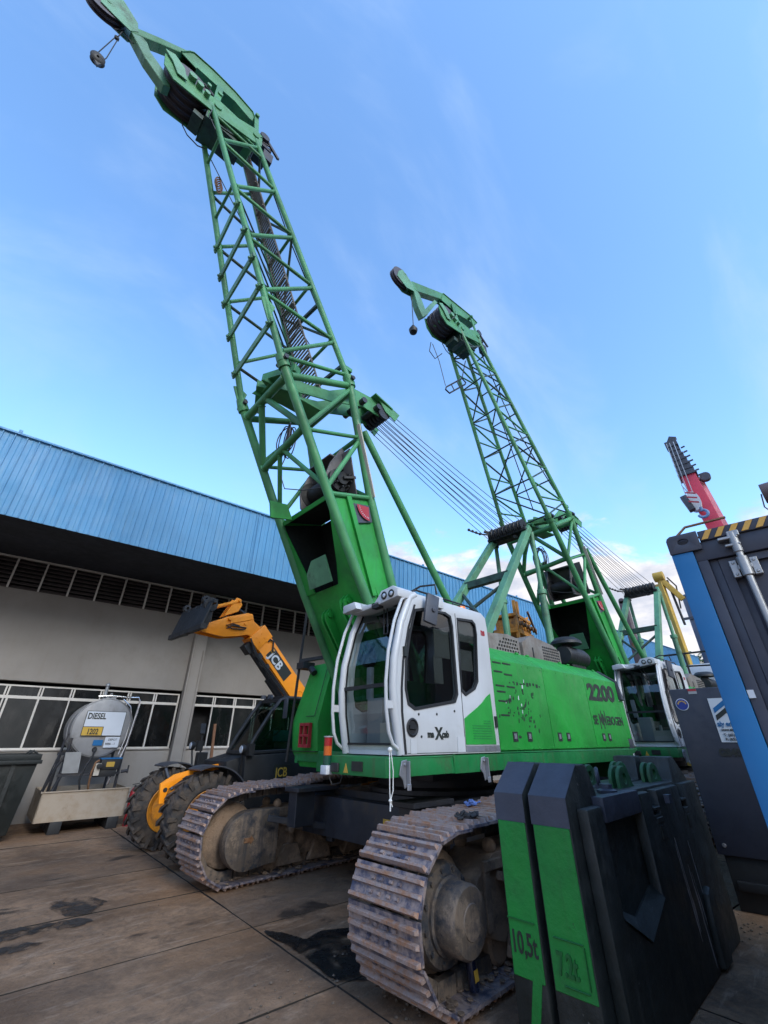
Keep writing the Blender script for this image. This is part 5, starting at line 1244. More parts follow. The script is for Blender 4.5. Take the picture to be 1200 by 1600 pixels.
# ------------------------------------------------------------------ telehandler
th = root('telehandler', (0, 0, 0), 0, label='orange and black telehandler with its boom raised and black carriage at the tip', category='telehandler')
AXX = 3.40; WR = .58
def wheel(x, y0, y1, out):
    q = MB(); w = y1-y0; R_ = WR-.03
    q.lathe((x, y0, WR), (0, 1, 0), [(.34, .02), (.37, .0), (.47, .01), (R_-.02, .04), (R_, .09), (R_, w-.09), (R_-.02, w-.04), (.47, w-.01), (.37, w), (.34, w-.02), (.34, .02)], 48)
    for k in range(22):
        a0 = k*2*math.pi/22
        for sgn in (-1, 1):
            a = a0+(math.pi/22 if sgn > 0 else 0); yc_ = (y0+y1)/2
            pts = []
            for rr_ in (R_-.012, R_+.03):
                for (da, yy) in ((0, yc_), (.085, yc_), (.22+.07, yc_+sgn*w*.5), (.22-.03, yc_+sgn*w*.5)):
                    pts.append((x+rr_*math.cos(a+da), yy, WR+rr_*math.sin(a+da)))
            q._add(pts, [(0, 1, 2, 3), (4, 5, 6, 7), (0, 1, 5, 4), (1, 2, 6, 5), (2, 3, 7, 6), (3, 0, 4, 7)])
            pts = []
            for rr_ in (R_-.10, R_+.03):
                for (da, yy) in ((.19, yc_+sgn*w*.5), (.29, yc_+sgn*w*.5), (.29, yc_+sgn*(w*.5-.03)), (.19, yc_+sgn*(w*.5-.03))):
                    pts.append((x+rr_*math.cos(a+da), yy+sgn*.006, WR+rr_*math.sin(a+da)))
            q._add(pts, [(0, 1, 2, 3), (4, 5, 6, 7), (0, 1, 5, 4), (1, 2, 6, 5), (2, 3, 7, 6), (3, 0, 4, 7)])
    wo = q.build('wheel', M['tyre'], th, ang=30)
    q = MB(); q.lathe((x, y0-.004, WR), (0, 1, 0), [(.345, .03), (.352, .002), (.345, -.003), (.315, .03), (.28, .05), (.25, .09), (.12, .10), (.10, .05), (0, .05)], 32); q.lathe((x, y1+.004, WR), (0, -1, 0), [(.345, .03), (.352, .002), (.345, -.003), (.315, .03), (.28, .05), (.25, .09), (0, .09)], 32)
    q.build('rim', M['orange_dirty'], wo)
for x in (AXX, 6.65): wheel(x, 7.22, 7.62, -1); wheel(x, 8.72, 9.12, 1)
q = MB(); q.box(3.62, 7.4, 7.80, 8.54, .52, 1.02); q.box(3.32, 3.52, 7.5, 8.85, .50, .68); q.box(3.3, 3.65, 7.9, 8.4, .5, .95); q.prism([(3.7, 1.0), (3.62, 1.28), (4.0, 1.38), (4.2, 1.36), (4.2, 1.0)], 'xz', 7.35, 8.2); q.box(3.62, 3.95, 7.72, 8.9, 1.0, 1.15)
q.prism([(3.95, .55), (3.9, 1.36), (5.6, 1.42), (5.9, .9), (5.9, .5)], 'xz', 7.27, 7.98)
q.prism([(4.6, .8), (4.5, 1.45), (5.2, 1.62), (7.3, 1.62), (7.6, 1.3), (7.5, .8)], 'xz', 8.35, 9.05)
q.box(5.95, 7.5, 7.8, 8.5, 1.0, 1.35)
q.build('chassis', M['black'], th, bevel=.02)
def arch(y0, y1, x, m_, r0=.64, a0=18, a1=150, th_=.02):
    q = MB(); n = 16; o_ = [(x+(r0+th_)*math.cos(R(a0+(a1-a0)*k/n)), WR+(r0+th_)*math.sin(R(a0+(a1-a0)*k/n))) for k in range(n+1)]
    i_ = [(x+r0*math.cos(R(a0+(a1-a0)*k/n)), WR+r0*math.sin(R(a0+(a1-a0)*k/n))) for k in range(n, -1, -1)]
    q.prism(o_+i_, 'xz', y0, y1); return q
q = arch(7.2, 7.66, AXX, None, a0=20, a1=112); q.tube((3.35, 7.64, 1.22), (3.4, 7.8, .9), .025); q.build('mudguard', M['darkgrey'], th)
q = arch(8.68, 9.16, AXX, None, a0=30, a1=112); q.tube((3.2, 8.7, 1.15), (3.3, 8.5, .85), .025); q.build('mudguard', M['darkgrey'], th)
q = MB(); pts = [(2.83, .70), (2.80, .95), (2.98, 1.06), (3.35, 1.14), (3.72, 1.19), (3.72, 1.11), (3.42, 1.06), (3.10, .985), (2.93, .88), (2.90, .70)]
pts = [(x_-.02, z_+.06) for x_, z_ in pts]; q.prism(pts, 'xz', 7.63, 7.69); q.build('front_frame', M['orange'], th, bevel=.01)
q = MB()
for s in (7.66,): q.tube((2.86, s-.04, .93), (2.86, s+.02, .93), .03, 12)
q.build('frame_pin', M['black'], th)
# cab
q = MB()
def cf(p, q_, w=.055): q.bar(p, q_, w, w)
y0, y1 = 7.30, 7.98
for y in (y0, y1):
    q.path([(3.93, y, 1.38), (4.05, y, 1.62), (4.30, y, 2.02), (4.46, y, 2.22), (4.62, y, 2.27), (5.3, y, 2.27), (5.5, y, 2.15), (5.62, y, 1.4)], .035, 8); cf((5.05, y, 1.4), (5.05, y, 2.25), .05); cf((3.93, y, 1.40), (5.6, y, 1.44), .05)
q.box(4.52, 5.35, y0-.02, y1+.02, 2.235, 2.30); cf((3.93, y0, 1.4), (3.93, y1, 1.4)); cf((4.48, y0, 2.22), (4.48, y1, 2.22)); cf((5.62, y0, 1.4), (5.62, y1, 1.4))
cabf = q.build('cab', M['black'], th, bevel=.008, seg=1)
q = MB(); q._add([(3.96, y0, 1.42), (3.96, y1, 1.42), (4.46, y1, 2.2), (4.46, y0, 2.2)], [(0, 1, 2, 3)]); q.build('windscreen', M['teleglass'], cabf)
for y in (y0-.005, y1+.005):
    q = MB(); q._add([(3.98, y, 1.42), (5.03, y, 1.45), (5.03, y, 2.24), (4.6, y, 2.24), (4.46, y, 2.18)], [(0, 1, 2, 3, 4)]); q._add([(5.07, y, 1.45), (5.6, y, 1.45), (5.48, y, 2.14), (5.3, y, 2.24), (5.07, y, 2.24)], [(0, 1, 2, 3, 4)]); q.build('side_glass', M['teleglass'], cabf)
q = MB(); q.box(4.75, 5.2, 7.45, 7.85, 1.35, 1.55); q.prism([(5.1, 1.5), (5.3, 1.5), (5.4, 2.0), (5.25, 2.0)], 'xz', 7.45, 7.85); q.build('seat', M['seat'], cabf, bevel=.03)
q = MB(); q.path([(4.55+.15*math.cos(a), 7.64+.17*math.sin(a), 1.68+.10*math.cos(a)) for a in [k*math.pi/9 for k in range(19)]], .014, 8); q.tube((4.4, 7.64, 1.4), (4.55, 7.64, 1.68), .025); q.box(4.2, 4.45, 7.4, 7.9, 1.38, 1.5); q.build('steering_wheel', M['black'], cabf)
q = MB(); q.box(4.66, 4.95, 7.5, 7.75, 1.56, 1.74); q.box(4.68, 4.74, 7.49, 7.5, 1.64, 1.69); q.build('teal_case', M['teal'], cabf, bevel=.01)
q = MB(); q.path([(4.30, 7.22, 2.05), (4.42, 7.18, 2.22), (4.46, 7.1, 2.24)], .012); q.box(4.44, 4.47, 7.04, 7.14, 1.92, 2.24); q.build('mirror', M['darkgrey'], cabf, bevel=.01)
for y, x, z in ((7.22, 3.80, 1.45), (8.92, 3.66, 1.49)):
    q = MB(); q.lathe((x+.07, y, z), (-1, 0, 0), [(0, 0), (.05, .01), (.07, .05), (.07, .09), (.06, .09)], 18); q.tube((x+.02, y, z-.06), (x+.06, y+(.12 if y < 8 else -.05), z-.35), .016)
    q.box(x+.10, x+.2, y-.05, y+.05, z-.09, z+.08); h = q.build('headlight', M['black'], th)
    q = MB(); q.lathe((x-.01, y, z), (-1, 0, 0), [(.062, 0), (.05, .015), (0, .02)], 18); q.build('lens', M['lampglass'], h)
q = MB(); q.box(3.78, 3.95, 8.80, 8.95, .98, 1.38); q.path([(3.85, 8.9, 1.3), (3.82, 8.9, 1.6), (3.82, 8.9, 1.85)], .018); q.bar((3.80, 8.86, 1.68), (3.84, 8.98, 1.86), .09, .03); q.build('far_mirror_post', M['black'], th, bevel=.008, seg=1)
q = MB(); q.tube((4.42, 7.6, 2.27), (4.42, 7.6, 2.33), .05, 12); q.tube((4.42, 7.85, 2.27), (4.42, 7.85, 2.33), .05, 12); q.tube((4.3, 7.35, 2.24), (4.26, 7.35, 2.27), .05, 12); q.build('roof_lamp', M['darkgrey'], cabf)
q = MB(); q.box(4.46, 4.80, 7.262, 7.269, 1.0, 1.215); bd_ = q.build('badge', M['letter'], th)
text('badge_letters', 'JCB', .19, (4.49, 7.2605, 1.035), (1, 0, .02), (0, 0, 1), M['yellow'], bd_, .002, .003, sx=.80)
# boom
bu = Vector((.72, 0, -.694)); bp = Vector((.694, 0, .72))
P0 = Vector((4.16, 8.1, 3.50))
def bpt(l, h, y): v = P0+bu*l+bp*h; return (v.x, y, v.z)
def bbox(mb, l0, l1, h0, h1, ya, yb):
    mb._add([bpt(l, h, y) for l in (l0, l1) for h in (h0, h1) for y in (ya, yb)], [(0, 1, 3, 2), (4, 6, 7, 5), (0, 4, 5, 1), (2, 3, 7, 6), (0, 2, 6, 4), (1, 5, 7, 3)])
q = MB(); bbox(q, .20, 3.0, -.19, .185, 7.95, 8.25); bbox(q, -.02, .28, -.21, .215, 7.935, 8.265)
tb = q.build('boom', M['orange'], th, bevel=.012)
q = MB(); q.lathe(bpt(1.58, -.02, 7.952), (0, -1, 0), [(.095, 0), (.095, .012), (.08, .012), (.08, .004), (0, .004)], 24)
for l, h in ((.1, .05), (.1, -.08), (.2, .05), (.2, -.08)): q.lathe(bpt(l-.02, h, 7.937), (0, -1, 0), [(.016, 0), (.016, .01), (0, .01)], 8)
q.build('boom_boss', M['orange'], tb)
q = MB(); bbox(q, .05, .25, -.36, -.21, 8.0, 8.2); q.tube(bpt(.1, -.27, 8.1), bpt(2.4, -.30, 8.1), .045, 12); q.tube(bpt(.9, -.30, 8.1), bpt(2.6, -.32, 8.1), .07, 14)
for k in range(3): q.path([bpt(.0, -.20, 7.93), bpt(.3, -.27-.02*k, 7.93), bpt(.9, -.24-.03*k, 7.94), bpt(2.4, -.23, 7.94)], .014, 6)
bbox(q, .35, .45, -.28, -.2, 7.92, 8.0); bbox(q, .62, .7, -.27, -.2, 7.92, 8.0)
q.path([bpt(.30, .07, 7.93), bpt(.28, .12, 7.92), bpt(.36, .16, 7.92), bpt(.5, .02, 7.92), bpt(.55, .06, 7.93)], .018, 6); q.build('boom_hydraulics', M['black'], tb)
text('boom_letters_ground', 'JCB', .245, bpt(.52, -.10, 7.946), bu, bp, M['sticker_white'], tb, .004, .007, sx=.98)
q = MB(); bbox(q, .47, 1.13, -.125, .115, 7.9462, 7.949); q.build('letter_backing', M['letter'], tb)
q = MB(); bbox(q, .48, .54, .0, .09, 7.943, 7.9465); q.build('small_emblem', M['hazard'], tb)
q = MB(); gn = [(4.20, 3.62), (4.06, 3.70), (4.0, 3.84), (3.90, 3.845), (3.5, 3.70), (3.02, 3.46), (2.98, 3.36), (3.08, 3.34), (3.48, 3.31), (3.78, 3.37), (3.95, 3.42), (4.05, 3.40), (4.2, 3.5)]
q.prism(gn, 'xz', 7.96, 8.00); q.prism(gn, 'xz', 8.20, 8.24); q.prism([(4.1, 3.5), (3.9, 3.6), (3.5, 3.45), (3.1, 3.38), (3.45, 3.34), (3.9, 3.43)], 'xz', 8.0, 8.2)
gk = q.build('gooseneck', M['orange'], tb, bevel=.008)
q = MB(); q.bar((4.02, 7.955, 3.78), (3.55, 7.955, 3.62), .02, .10); q.tube((3.53, 7.90, 3.66), (3.53, 8.3, 3.66), .035, 12); q.tube((3.88, 7.94, 3.62), (3.88, 7.96, 3.62), .03, 10)
tri = [(3.42, 3.70), (3.58, 4.02), (3.62, 4.11), (3.70, 4.10), (3.76, 3.98), (3.70, 3.84)]
q.prism(tri, 'xz', 7.98, 8.01); q.prism(tri, 'xz', 8.18, 8.21); q.bar((3.68, 8.0, 4.05), (3.02, 8.0, 3.76), .05, .075, up=(0, 1, 0)); q.bar((3.68, 8.18, 4.05), (3.02, 8.18, 3.76), .05, .075, up=(0, 1, 0)); q.tube((3.68, 7.93, 4.05), (3.68, 8.26, 4.05), .03, 12); q.build('tilt_link', M['orange'], gk, bevel=.006, seg=1)
q = MB(); q.tube((3.66, 8.1, 3.95), (4.02, 8.1, 3.80), .03, 10); q.path([(3.75, 7.94, 3.56), (3.6, 7.93, 3.57), (3.48, 7.94, 3.53), (3.6, 7.93, 3.48), (3.85, 7.93, 3.5), (3.9, 7.94, 3.54), (3.6, 7.93, 3.54), (3.5, 7.94, 3.47)], .012, 6); q.build('gooseneck_hose', M['black'], gk)
q = MB()
slab(q, [(2.86, 7.5, 3.32), (2.86, 8.95, 3.34), (2.98, 8.95, 3.80), (2.98, 7.5, 3.78)], -.03)
q.bar((2.86, 7.45, 3.33), (2.86, 9.0, 3.35), .08, .09); q.bar((3.0, 7.45, 3.80), (3.0, 9.0, 3.84), .07, .07)
for y in (7.75, 8.0, 8.25, 8.6): q.prism([(2.86, 3.30), (3.04, 3.36), (3.10, 3.62), (3.06, 3.88), (2.96, 3.86)], 'xz', y-.015, y+.015)
for y in (7.95, 8.85): q.lathe((3.0, y-.05, 3.93), (0, 1, 0), [(.03, 0), (.07, 0), (.07, .10), (.03, .10), (.03, 0)], 16)
q.lathe((3.03, 7.72, 3.80), (0, 1, 0), [(0, 0), (.13, 0), (.13, .06), (.09, .1), (0, .1)], 16); q.prism([(3.0, 3.55), (3.12, 3.65), (3.15, 3.9), (3.02, 3.95)], 'xz', 7.8, 7.9)
rr = random.Random(5)
for k in range(12): y = rr.uniform(7.6, 8.8); z = rr.uniform(3.38, 3.74); q.tube((2.83+(z-3.32)*.25, y, z), (2.87+(z-3.32)*.25, y, z), rr.uniform(.012, .03), 10)
q.build('carriage', M['black'], gk, bevel=.006, seg=1)
rebase(th, 5.0, 8.15)

# ------------------------------------------------------------------ diesel tank in its tray
dt = root('diesel_tank', (0, 0, 0), BR, label='small grey diesel tank over a stained tray, signs DIESEL and 1202 on it', category='fuel tank')
ty0, ty1 = 11.6, 13.0
q = MB(); x0, x1 = 1.20, 2.72
def trayface(pts, t=.02): slab(q, pts, t)
trayface([(x0, ty0, .69), (x1, ty0, .69), (x1-.0, ty0+.03, .20), (x0, ty0+.03, .20)]); trayface([(x0, ty0, .69), (x0, ty0+.03, .20), (x0, ty1, .20), (x0, ty1, .69)]); trayface([(x1, ty0, .69), (x1, ty1, .69), (x1, ty1, .20), (x1, ty0+.03, .20)]); trayface([(x0, ty1, .69), (x0, ty1, .2), (x1, ty1, .2), (x1, ty1, .69)]); trayface([(x0, ty0+.03, .22), (x1, ty0+.03, .22), (x1, ty1, .22), (x0, ty1, .22)])
q.bar((x0-.02, ty0, .69), (x1+.02, ty0, .69), .045, .02)
tr_ = q.build('drip_tray', M['tray'], dt)
q = MB()
for x in (1.48, 2.45): q.sep().box(x, x+.2, ty0+.02, ty1-.1, 0, .2)
q.build('tray_foot', M['black'], dt, bevel=.01)
q = MB(); tc_ = (1.945, 11.9, 1.83)
q.lathe(tc_, (0, 1, 0), [(0, -.035), (.45, -.02), (.555, 0), (.57, .02), (.57, 1.18), (.55, 1.2), (0, 1.23)], 56)
tk = q.build('tank', M['tank'], dt)
q = MB(); q.lathe(tc_, (0, 1, 0), [(.565, -.004), (.578, .0), (.578, .03), (.565, .03)], 56); q.lathe((1.945, 12.45, 1.83), (0, 1, 0), [(.568, 0), (.58, 0), (.58, .04), (.568, .04)], 56); q.build('rim_band', M['tank'], tk)
q = MB(); q.box(1.82, 2.08, 12.05, 12.3, 2.38, 2.45); q.tube((1.83, 11.98, 2.36), (1.83, 11.98, 2.66), .035, 12); q.sphere((1.83, 11.98, 2.68), .05, 12); q.tube((1.95, 11.97, 2.36), (1.95, 11.97, 2.52), .025); q.build('filler_vent', M['galv'], tk)
q = MB(); q.box(1.567, 2.333, 11.838, 11.846, 1.655, 2.14); sg = q.build('sign_panel', M['letter'], tk)
q = MB(); q.box(1.577, 2.323, 11.832, 11.838, 1.665, 2.13); q.build('sign_face', M['sticker_white'], sg)
q = MB(); q.box(1.575, 1.945, 11.826, 11.832, 1.668, 1.825); q.build('yellow_sign', M['yellow'], sg)
q = MB(); q.box(1.567, 1.955, 11.8262, 11.832, 1.825, 1.837); q.box(1.945, 1.957, 11.8262, 11.832, 1.665, 1.825); q.build('sign_border', M['letter'], sg)
text('sign_text', 'DIESEL', .165, (1.60, 11.829, 1.985), (1, 0, 0), (0, 0, 1), M['letter'], sg, .003, .004, sx=.72)
text('sign_number', '1202', .15, (1.66, 11.823, 1.69), (1, 0, 0), (0, 0, 1), M['letter'], sg, .003, .004, sx=.72)
q = MB(); q.box(2.05, 2.33, 11.848, 11.856, 1.435, 1.64); q.build('paper_sheet', M['sticker_white'], tk)
text('sheet_text', 'DEPOT', .06, (2.11, 11.846, 1.565), (1, 0, 0), (0, 0, 1), M['darkgrey'], tk, .001, .001, sx=.9); text('sheet_text', '9886 - 1', .06, (2.07, 11.846, 1.485), (1, 0, 0), (0, 0, 1), M['darkgrey'], tk, .001, .001, sx=.95)
q = MB(); q.box(1.84, 2.02, 11.848, 11.856, 1.475, 1.58); q.build('blue_sticker', M['blue'], tk)
q = MB(); q.lathe((1.91, 11.87, 1.40), (0, -1, 0), [(.05, 0), (.04, .05), (0, .05)], 12); q.path([(1.91, 11.83, 1.40), (1.90, 11.80, 1.28), (1.82, 11.78, 1.1), (1.78, 11.78, .85), (1.84, 11.8, .68)], .018, 8); q.build('outlet_hose', M['black'], tk)
q = MB()
q.path([(1.70, 11.9, 2.44), (1.95, 11.88, 2.46), (2.3, 11.85, 2.44), (2.50, 11.85, 2.45), (2.55, 11.84, 2.36), (2.53, 11.84, 1.9), (2.50, 11.83, 1.5), (2.40, 11.82, 1.1), (2.32, 11.82, .75)], .022, 10)
q.path([(2.2, 11.86, 2.40), (2.38, 11.84, 2.25), (2.46, 11.84, 2.0), (2.44, 11.83, 1.6), (2.38, 11.82, 1.3)], .014, 8); q.build('delivery_pipe', M['chrome'], tk)
q = MB()
for x in (1.42, 2.48):
    for y in (11.9, 12.9): q.tube((x, y, .22), (x+(.0 if x > 2 else .02), y, 1.62), .028, 10)
q.tube((1.22, 11.95, .66), (1.33, 11.95, 1.1), .03); q.tube((1.33, 11.95, 1.1), (1.50, 11.95, 1.42), .03); q.tube((1.36, 11.85, .64), (1.46, 11.85, .98), .03); q.tube((1.2, 11.85, .66), (1.36, 11.85, 1.7), .014)
q.box(1.38, 2.5, 11.82, 11.9, .93, .975); q.box(1.38, 2.5, 12.86, 12.92, 1.28, 1.34); q.build('support_frame', M['dark_steel'], dt)
q = MB(); q._add([(1.40, 11.80, 1.36), (1.68, 11.80, 1.36), (1.72, 11.80, .985), (1.44, 11.80, .985), (1.40, 11.815, 1.36), (1.68, 11.815, 1.36), (1.72, 11.815, .985), (1.44, 11.815, .985)], [(0, 1, 2, 3), (4, 5, 6, 7), (0, 1, 5, 4), (1, 2, 6, 5), (2, 3, 7, 6), (3, 0, 4, 7)]); q.build('grey_plate', M['galv'], dt)
q = MB(); q.box(2.08, 2.44, 11.7, 11.95, 1.03, 1.22); q.box(2.0, 2.4, 11.72, 11.9, .9, 1.03); q.tube((2.05, 11.7, 1.1), (2.05, 11.62, 1.1), .05, 12); pm = q.build('pump', M['black'], dt, bevel=.01)
q = MB(); q.box(2.06, 2.46, 11.69, 11.96, 1.22, 1.245); q.build('pump_lid', M['blue'], pm)
q = MB(); q.box(2.18, 2.33, 11.694, 11.699, 1.08, 1.17); q.build('pump_label', M['yellow'], pm)
q = MB(); q.box(1.98, 2.08, 11.68, 11.72, .93, 1.15); q.build('pump_meter', M['paper'], pm)
q = MB(); q.path([(2.03, 11.7, 1.2), (1.97, 11.68, 1.17), (1.94, 11.67, 1.0), (1.95, 11.7, .8), (1.98, 11.75, .68)], .02, 8); q.build('red_hose', M['rust'], pm)
q = MB(); q.tube((2.5, 11.75, .98), (2.62, 11.72, 1.0), .03); q.tube((2.62, 11.72, .95), (2.62, 11.72, 1.1), .015); q.build('hand_crank', M['dark_steel'], pm)
rebase(dt, 1.95, 12.3)
fe = root('fire_extinguisher', (0, 0, 0), BR, label='small red fire extinguisher standing between the diesel tray and the big tyre', category='fire extinguisher')
q = MB(); q.lathe((2.86, 11.75, .0), (0, 0, 1), [(0, .0), (.07, .0), (.075, .03), (.075, .58), (.05, .65), (.025, .68), (0, .68)], 20); q.build('cylinder', M['red'], fe)
q = MB(); q.tube((2.86, 11.75, .67), (2.86, 11.75, .72), .02); q.bar((2.80, 11.75, .73), (2.93, 11.75, .75), .03, .012); q.path([(2.88, 11.75, .7), (2.95, 11.75, .62), (2.95, 11.75, .4), (2.94, 11.75, .2)], .012); q.build('valve', M['black'], fe)
rebase(fe, 2.86, 11.75)
sk_ = root('waste_skip', (0, 0, 0), BR, label='dark scuffed waste skip with a thick rim, cut off at the left edge', category='skip')
q = MB(); loft(q, [(.10, -1.2, .84, 11.32, 12.4), (1.20, -1.35, .94, 11.2, 12.5)]); bn = q.build('body', M['bin'], sk_, bevel=.015)
q = MB(); q.box(-1.4, 1.0, 11.14, 12.56, 1.19, 1.25); q.box(-1.37, .97, 11.17, 12.5, 1.25, 1.345); q.tube((.75, 11.2, 1.36), (.83, 11.2, 1.41), .02); q.path([(.70, 11.2, 1.34), (.76, 11.2, 1.41), (.86, 11.2, 1.38), (.9, 11.2, 1.34)], .015); q.build('rim', M['bin'], bn, bevel=.012)
q = MB()
for x in (-.9, .6):
    for y in (11.5, 12.2): q.sep().lathe((x-.03, y, .07), (1, 0, 0), [(0, 0), (.07, 0), (.07, .05), (0, .05)], 16)
q.build('castor', M['black'], bn)
q = MB()
for x in (-.8, -.1, .55): q.sep().prism([(x, .12), (x+.06, .12), (x+.075, 1.18), (x+.01, 1.18)], 'xz', 11.18, 11.23)
q.build('stiffener', M['bin'], bn)
rebase(sk_, -.2, 11.8)
# timber leaning in the open window
tp_ = MB(); tp_.bar((0, 0, -1.0), (-.12, 0, .95), .07, .05, up=(0, 1, 0)); o = tp_.build('timber_post', M['brownwood'], None, bevel=.004, seg=1); o.location = bw(4.98, 13.1, 1.43)[:2]+(1.12,)
tag(o, 'brown timber post leaning upright by the open window behind the telehandler', 'post')
o.location.z = 1.02

# ------------------------------------------------------------------ small things on and by the near track
o = MB(); o.lathe((0, 0, 0), (0, 0, 1), [(0, 0), (.033, 0), (.036, .01), (.036, .15), (.03, .18), (.014, .215), (.013, .255), (.017, .257), (.017, .275), (0, .277)], 20); o = o.build('bottle', M['bottle']); o.location = (3.30, 2.50, .079)
o.rotation_euler = (R(-4), R(-5), 0); tag(o, 'dark glass bottle standing on the lower run of the near crawler track', 'bottle')
q = MB(); q.box(-.022, .022, -.0372, -.0355, .05, .11); lb = q.build('label', M['yellow'], o)
def rag(name, c, s, mat, seed, label):
    r_ = random.Random(seed); q = MB()
    for k in range(26):
        a = r_.uniform(0, 6.28); d = s*math.sqrt(r_.random()); x, y = d*math.cos(a), d*math.sin(a)*.7
        q.bar((x, y, .008+r_.uniform(0, .02)), (x+r_.uniform(-.05, .05), y+r_.uniform(-.05, .05), .02+r_.uniform(0, .035)), r_.uniform(.03, .05), .012, up=(r_.uniform(-.5, .5), r_.uniform(-.5, .5), 1))
    o = q.build(name, mat, None, bevel=.004, seg=1); o.location = c; return tag(o, label, 'rag')
rag('rag', (4.02, 2.92, 1.028), .07, M['rag_blue'], 1, 'crumpled blue rag lying on top of the near crawler track')
rag('rag', (3.40, 2.52, 1.022), .10, M['rag_dark'], 2, 'crumpled dark rag lying on top of the near crawler track')
q = MB(); q.path([(3.06, 3.075, 1.52), (3.055, 3.07, 1.40), (3.05, 3.065, 1.2), (3.055, 3.065, 1.14)], .0045, 6); q.path([(3.07, 3.07, 1.52), (3.09, 3.06, 1.35), (3.085, 3.06, 1.2), (3.06, 3.065, 1.14)], .0045, 6); q.sphere((3.057, 3.065, 1.135), .016, 8); q.path([(3.057, 3.065, 1.13), (3.05, 3.06, 1.06)], .006, 6); q.path([(3.06, 3.065, 1.13), (3.075, 3.06, 1.09)], .005, 6); q.sphere((3.065, 3.075, 1.515), .022, 8)
o = q.build('cord', M['cord']); tag(o, 'white knotted cord hanging from the lower corner of the near crane cab', 'cord')

# ------------------------------------------------------------------ far things
def pol(az, el, r): a = R(az); return Vector((r*math.cos(a), r*math.sin(a), 1.6+r*math.tan(R(el))))
# red telescopic crane
T1, T0 = pol(5.2, 30.4, 35), pol(4.35, 20.9, 35); ax = (T1-T0).normalized(); base = T0-ax*((T0.z-3.0)/ax.z)
base.z = 3.0
rc = root('mobile_crane', (base.x, base.y, 0), 0, label='red telescopic mobile crane boom with hook block, rising behind the container', category='mobile crane')
def L_(v): return tuple(Vector(v)-Vector((base.x, base.y, 0)))
side_ = Vector((-math.sin(R(5)), math.cos(R(5)), 0)); nrm = ax.cross(side_).normalized()
def seg(mb, h0, h1, w, d):
    mb._add([L_(base+ax*h+side_*(i*w/2)+nrm*(j*d/2)) for h in (h0, h1) for i in (-1, 1) for j in (-1, 1)], [(0, 1, 3, 2), (4, 6, 7, 5), (0, 4, 5, 1), (2, 3, 7, 6), (0, 2, 6, 4), (1, 5, 7, 3)])
LT = (T1-base).length
q = MB(); seg(q, 0, LT-3.2, .92, 1.05); rb_ = q.build('main_boom', M['cranered'], rc, bevel=.05)
q = MB(); q._add([L_(base+ax*h+side_*(-.48)+nrm*j) for h in (0, LT-3.3) for j in (-.62, .2)], [(0, 1, 3, 2)]); q.bar(L_(base+side_*(-.60)-nrm*.4), L_(base+ax*(LT-3.3)+side_*(-.60)-nrm*.4), .12, .3); q.build('pale_edge', M['cranelight'], rb_)
q = MB(); h = LT-3.25
for k in range(6): seg(q, h, h+.16, 1.18-.09*k, 1.3-.1*k); seg(q, h+.16, h+.5, 1.0-.09*k, 1.1-.1*k); h += .48
seg(q, h, h+.5, .8, .75); q.bar(L_(base+ax*(h+.3)+side_*.1), L_(base+ax*(h+.9)-side_*.3), .4, .5)
for k in range(7): p = base+ax*(LT-3.3+.45*k)-side_*.45; q.bar(L_(p), L_(p-side_*(.38-.02*k)+ax*.05), .1, .1)
q.tube(L_(base+ax*(LT-3.6)-side_*.9-nrm*.2), L_(base+ax*(LT-3.6)-side_*.9+nrm*.2), .33, 18); q.bar(L_(base+ax*(LT-3.7)-side_*.5), L_(base+ax*(LT-3.6)-side_*1.0), .15, .15)
q.build('telescopic_sections', M['darkgrey'], rb_, bevel=.01, seg=1)
q = MB(); hk = pol(5.45, 23.6, 34.2)
for dy in (-.25, 0, .2): q.tube(L_(hk+side_*dy+Vector((0, 0, .3))), L_(T1+side_*dy-Vector((.8, 0, .3))), .025, 6)
q.tube(L_(base+side_*.75-nrm*.6+Vector((0, 0, 12))), L_(base+ax*(LT-3.4)+side_*.62-nrm*.6), .03, 6); q.build('hoist_rope', M['galv'], rb_)
q = MB(); vx = -hk.xy.normalized(); vx = Vector((vx.x, vx.y, 0)); sv = side_
def disc(mb, c, a, b, t, k0=0, k1=24):
    pts = [c+sv*(a*math.cos(R(360*k/24)))+Vector((0, 0, b*math.sin(R(360*k/24)))) for k in range(24)]
    slab(mb, [L_(p) for p in pts], t)
disc(q, hk+vx*.2-sv*.1, .42, .75, .5); hb = q.build('hook_block', M['sticker_white'], rb_)
q = MB(); c = hk+vx*.72-sv*.1
for k in (-1, 0, 1): slab(q, [L_(c+sv*(-.28)+Vector((0, 0, .36*k-.14))), L_(c+sv*(-.28)+Vector((0, 0, .36*k-.02))), L_(c+sv*.28+Vector((0, 0, .36*k+.24))), L_(c+sv*.28+Vector((0, 0, .36*k+.12)))], .02)
q.build('red_stripe', M['red'], hb)
q = MB(); c = hk+sv*.38+vx*.3; q.bar(L_(c+Vector((0, 0, .45))), L_(c+Vector((0, 0, -.75))-sv*.25), .55, .4); q.build('block_cheek', M['darkgrey'], hb, bevel=.05)
q = MB(); c = hk+vx*.4+Vector((0, 0, -1.15))-sv*.35; q.path([L_(c+Vector((0, 0, .45))), L_(c+Vector((0, 0, .15)))]+[L_(c+sv*(.27*math.cos(a))+Vector((0, 0, .27*math.sin(a)-.05))) for a in [R(100+k*25) for k in range(11)]], .1, 10); q.build('hook', M['hookblue'], hb)
q = MB(); q.box(-2.5, 7, -1.4, 1.4, 1.1, 2.0); q.box(-2, 2, -1.3, 1.3, 2.0, 3.3); 
for x in (-1.8, -.3, 2.5, 4, 5.5):
    for y in (-1.45, 1.0): q.tube((x, y, .6), (x, y+.45, .6), .6, 20)
q.build('carrier', M['cranered'], rc, bevel=.05)
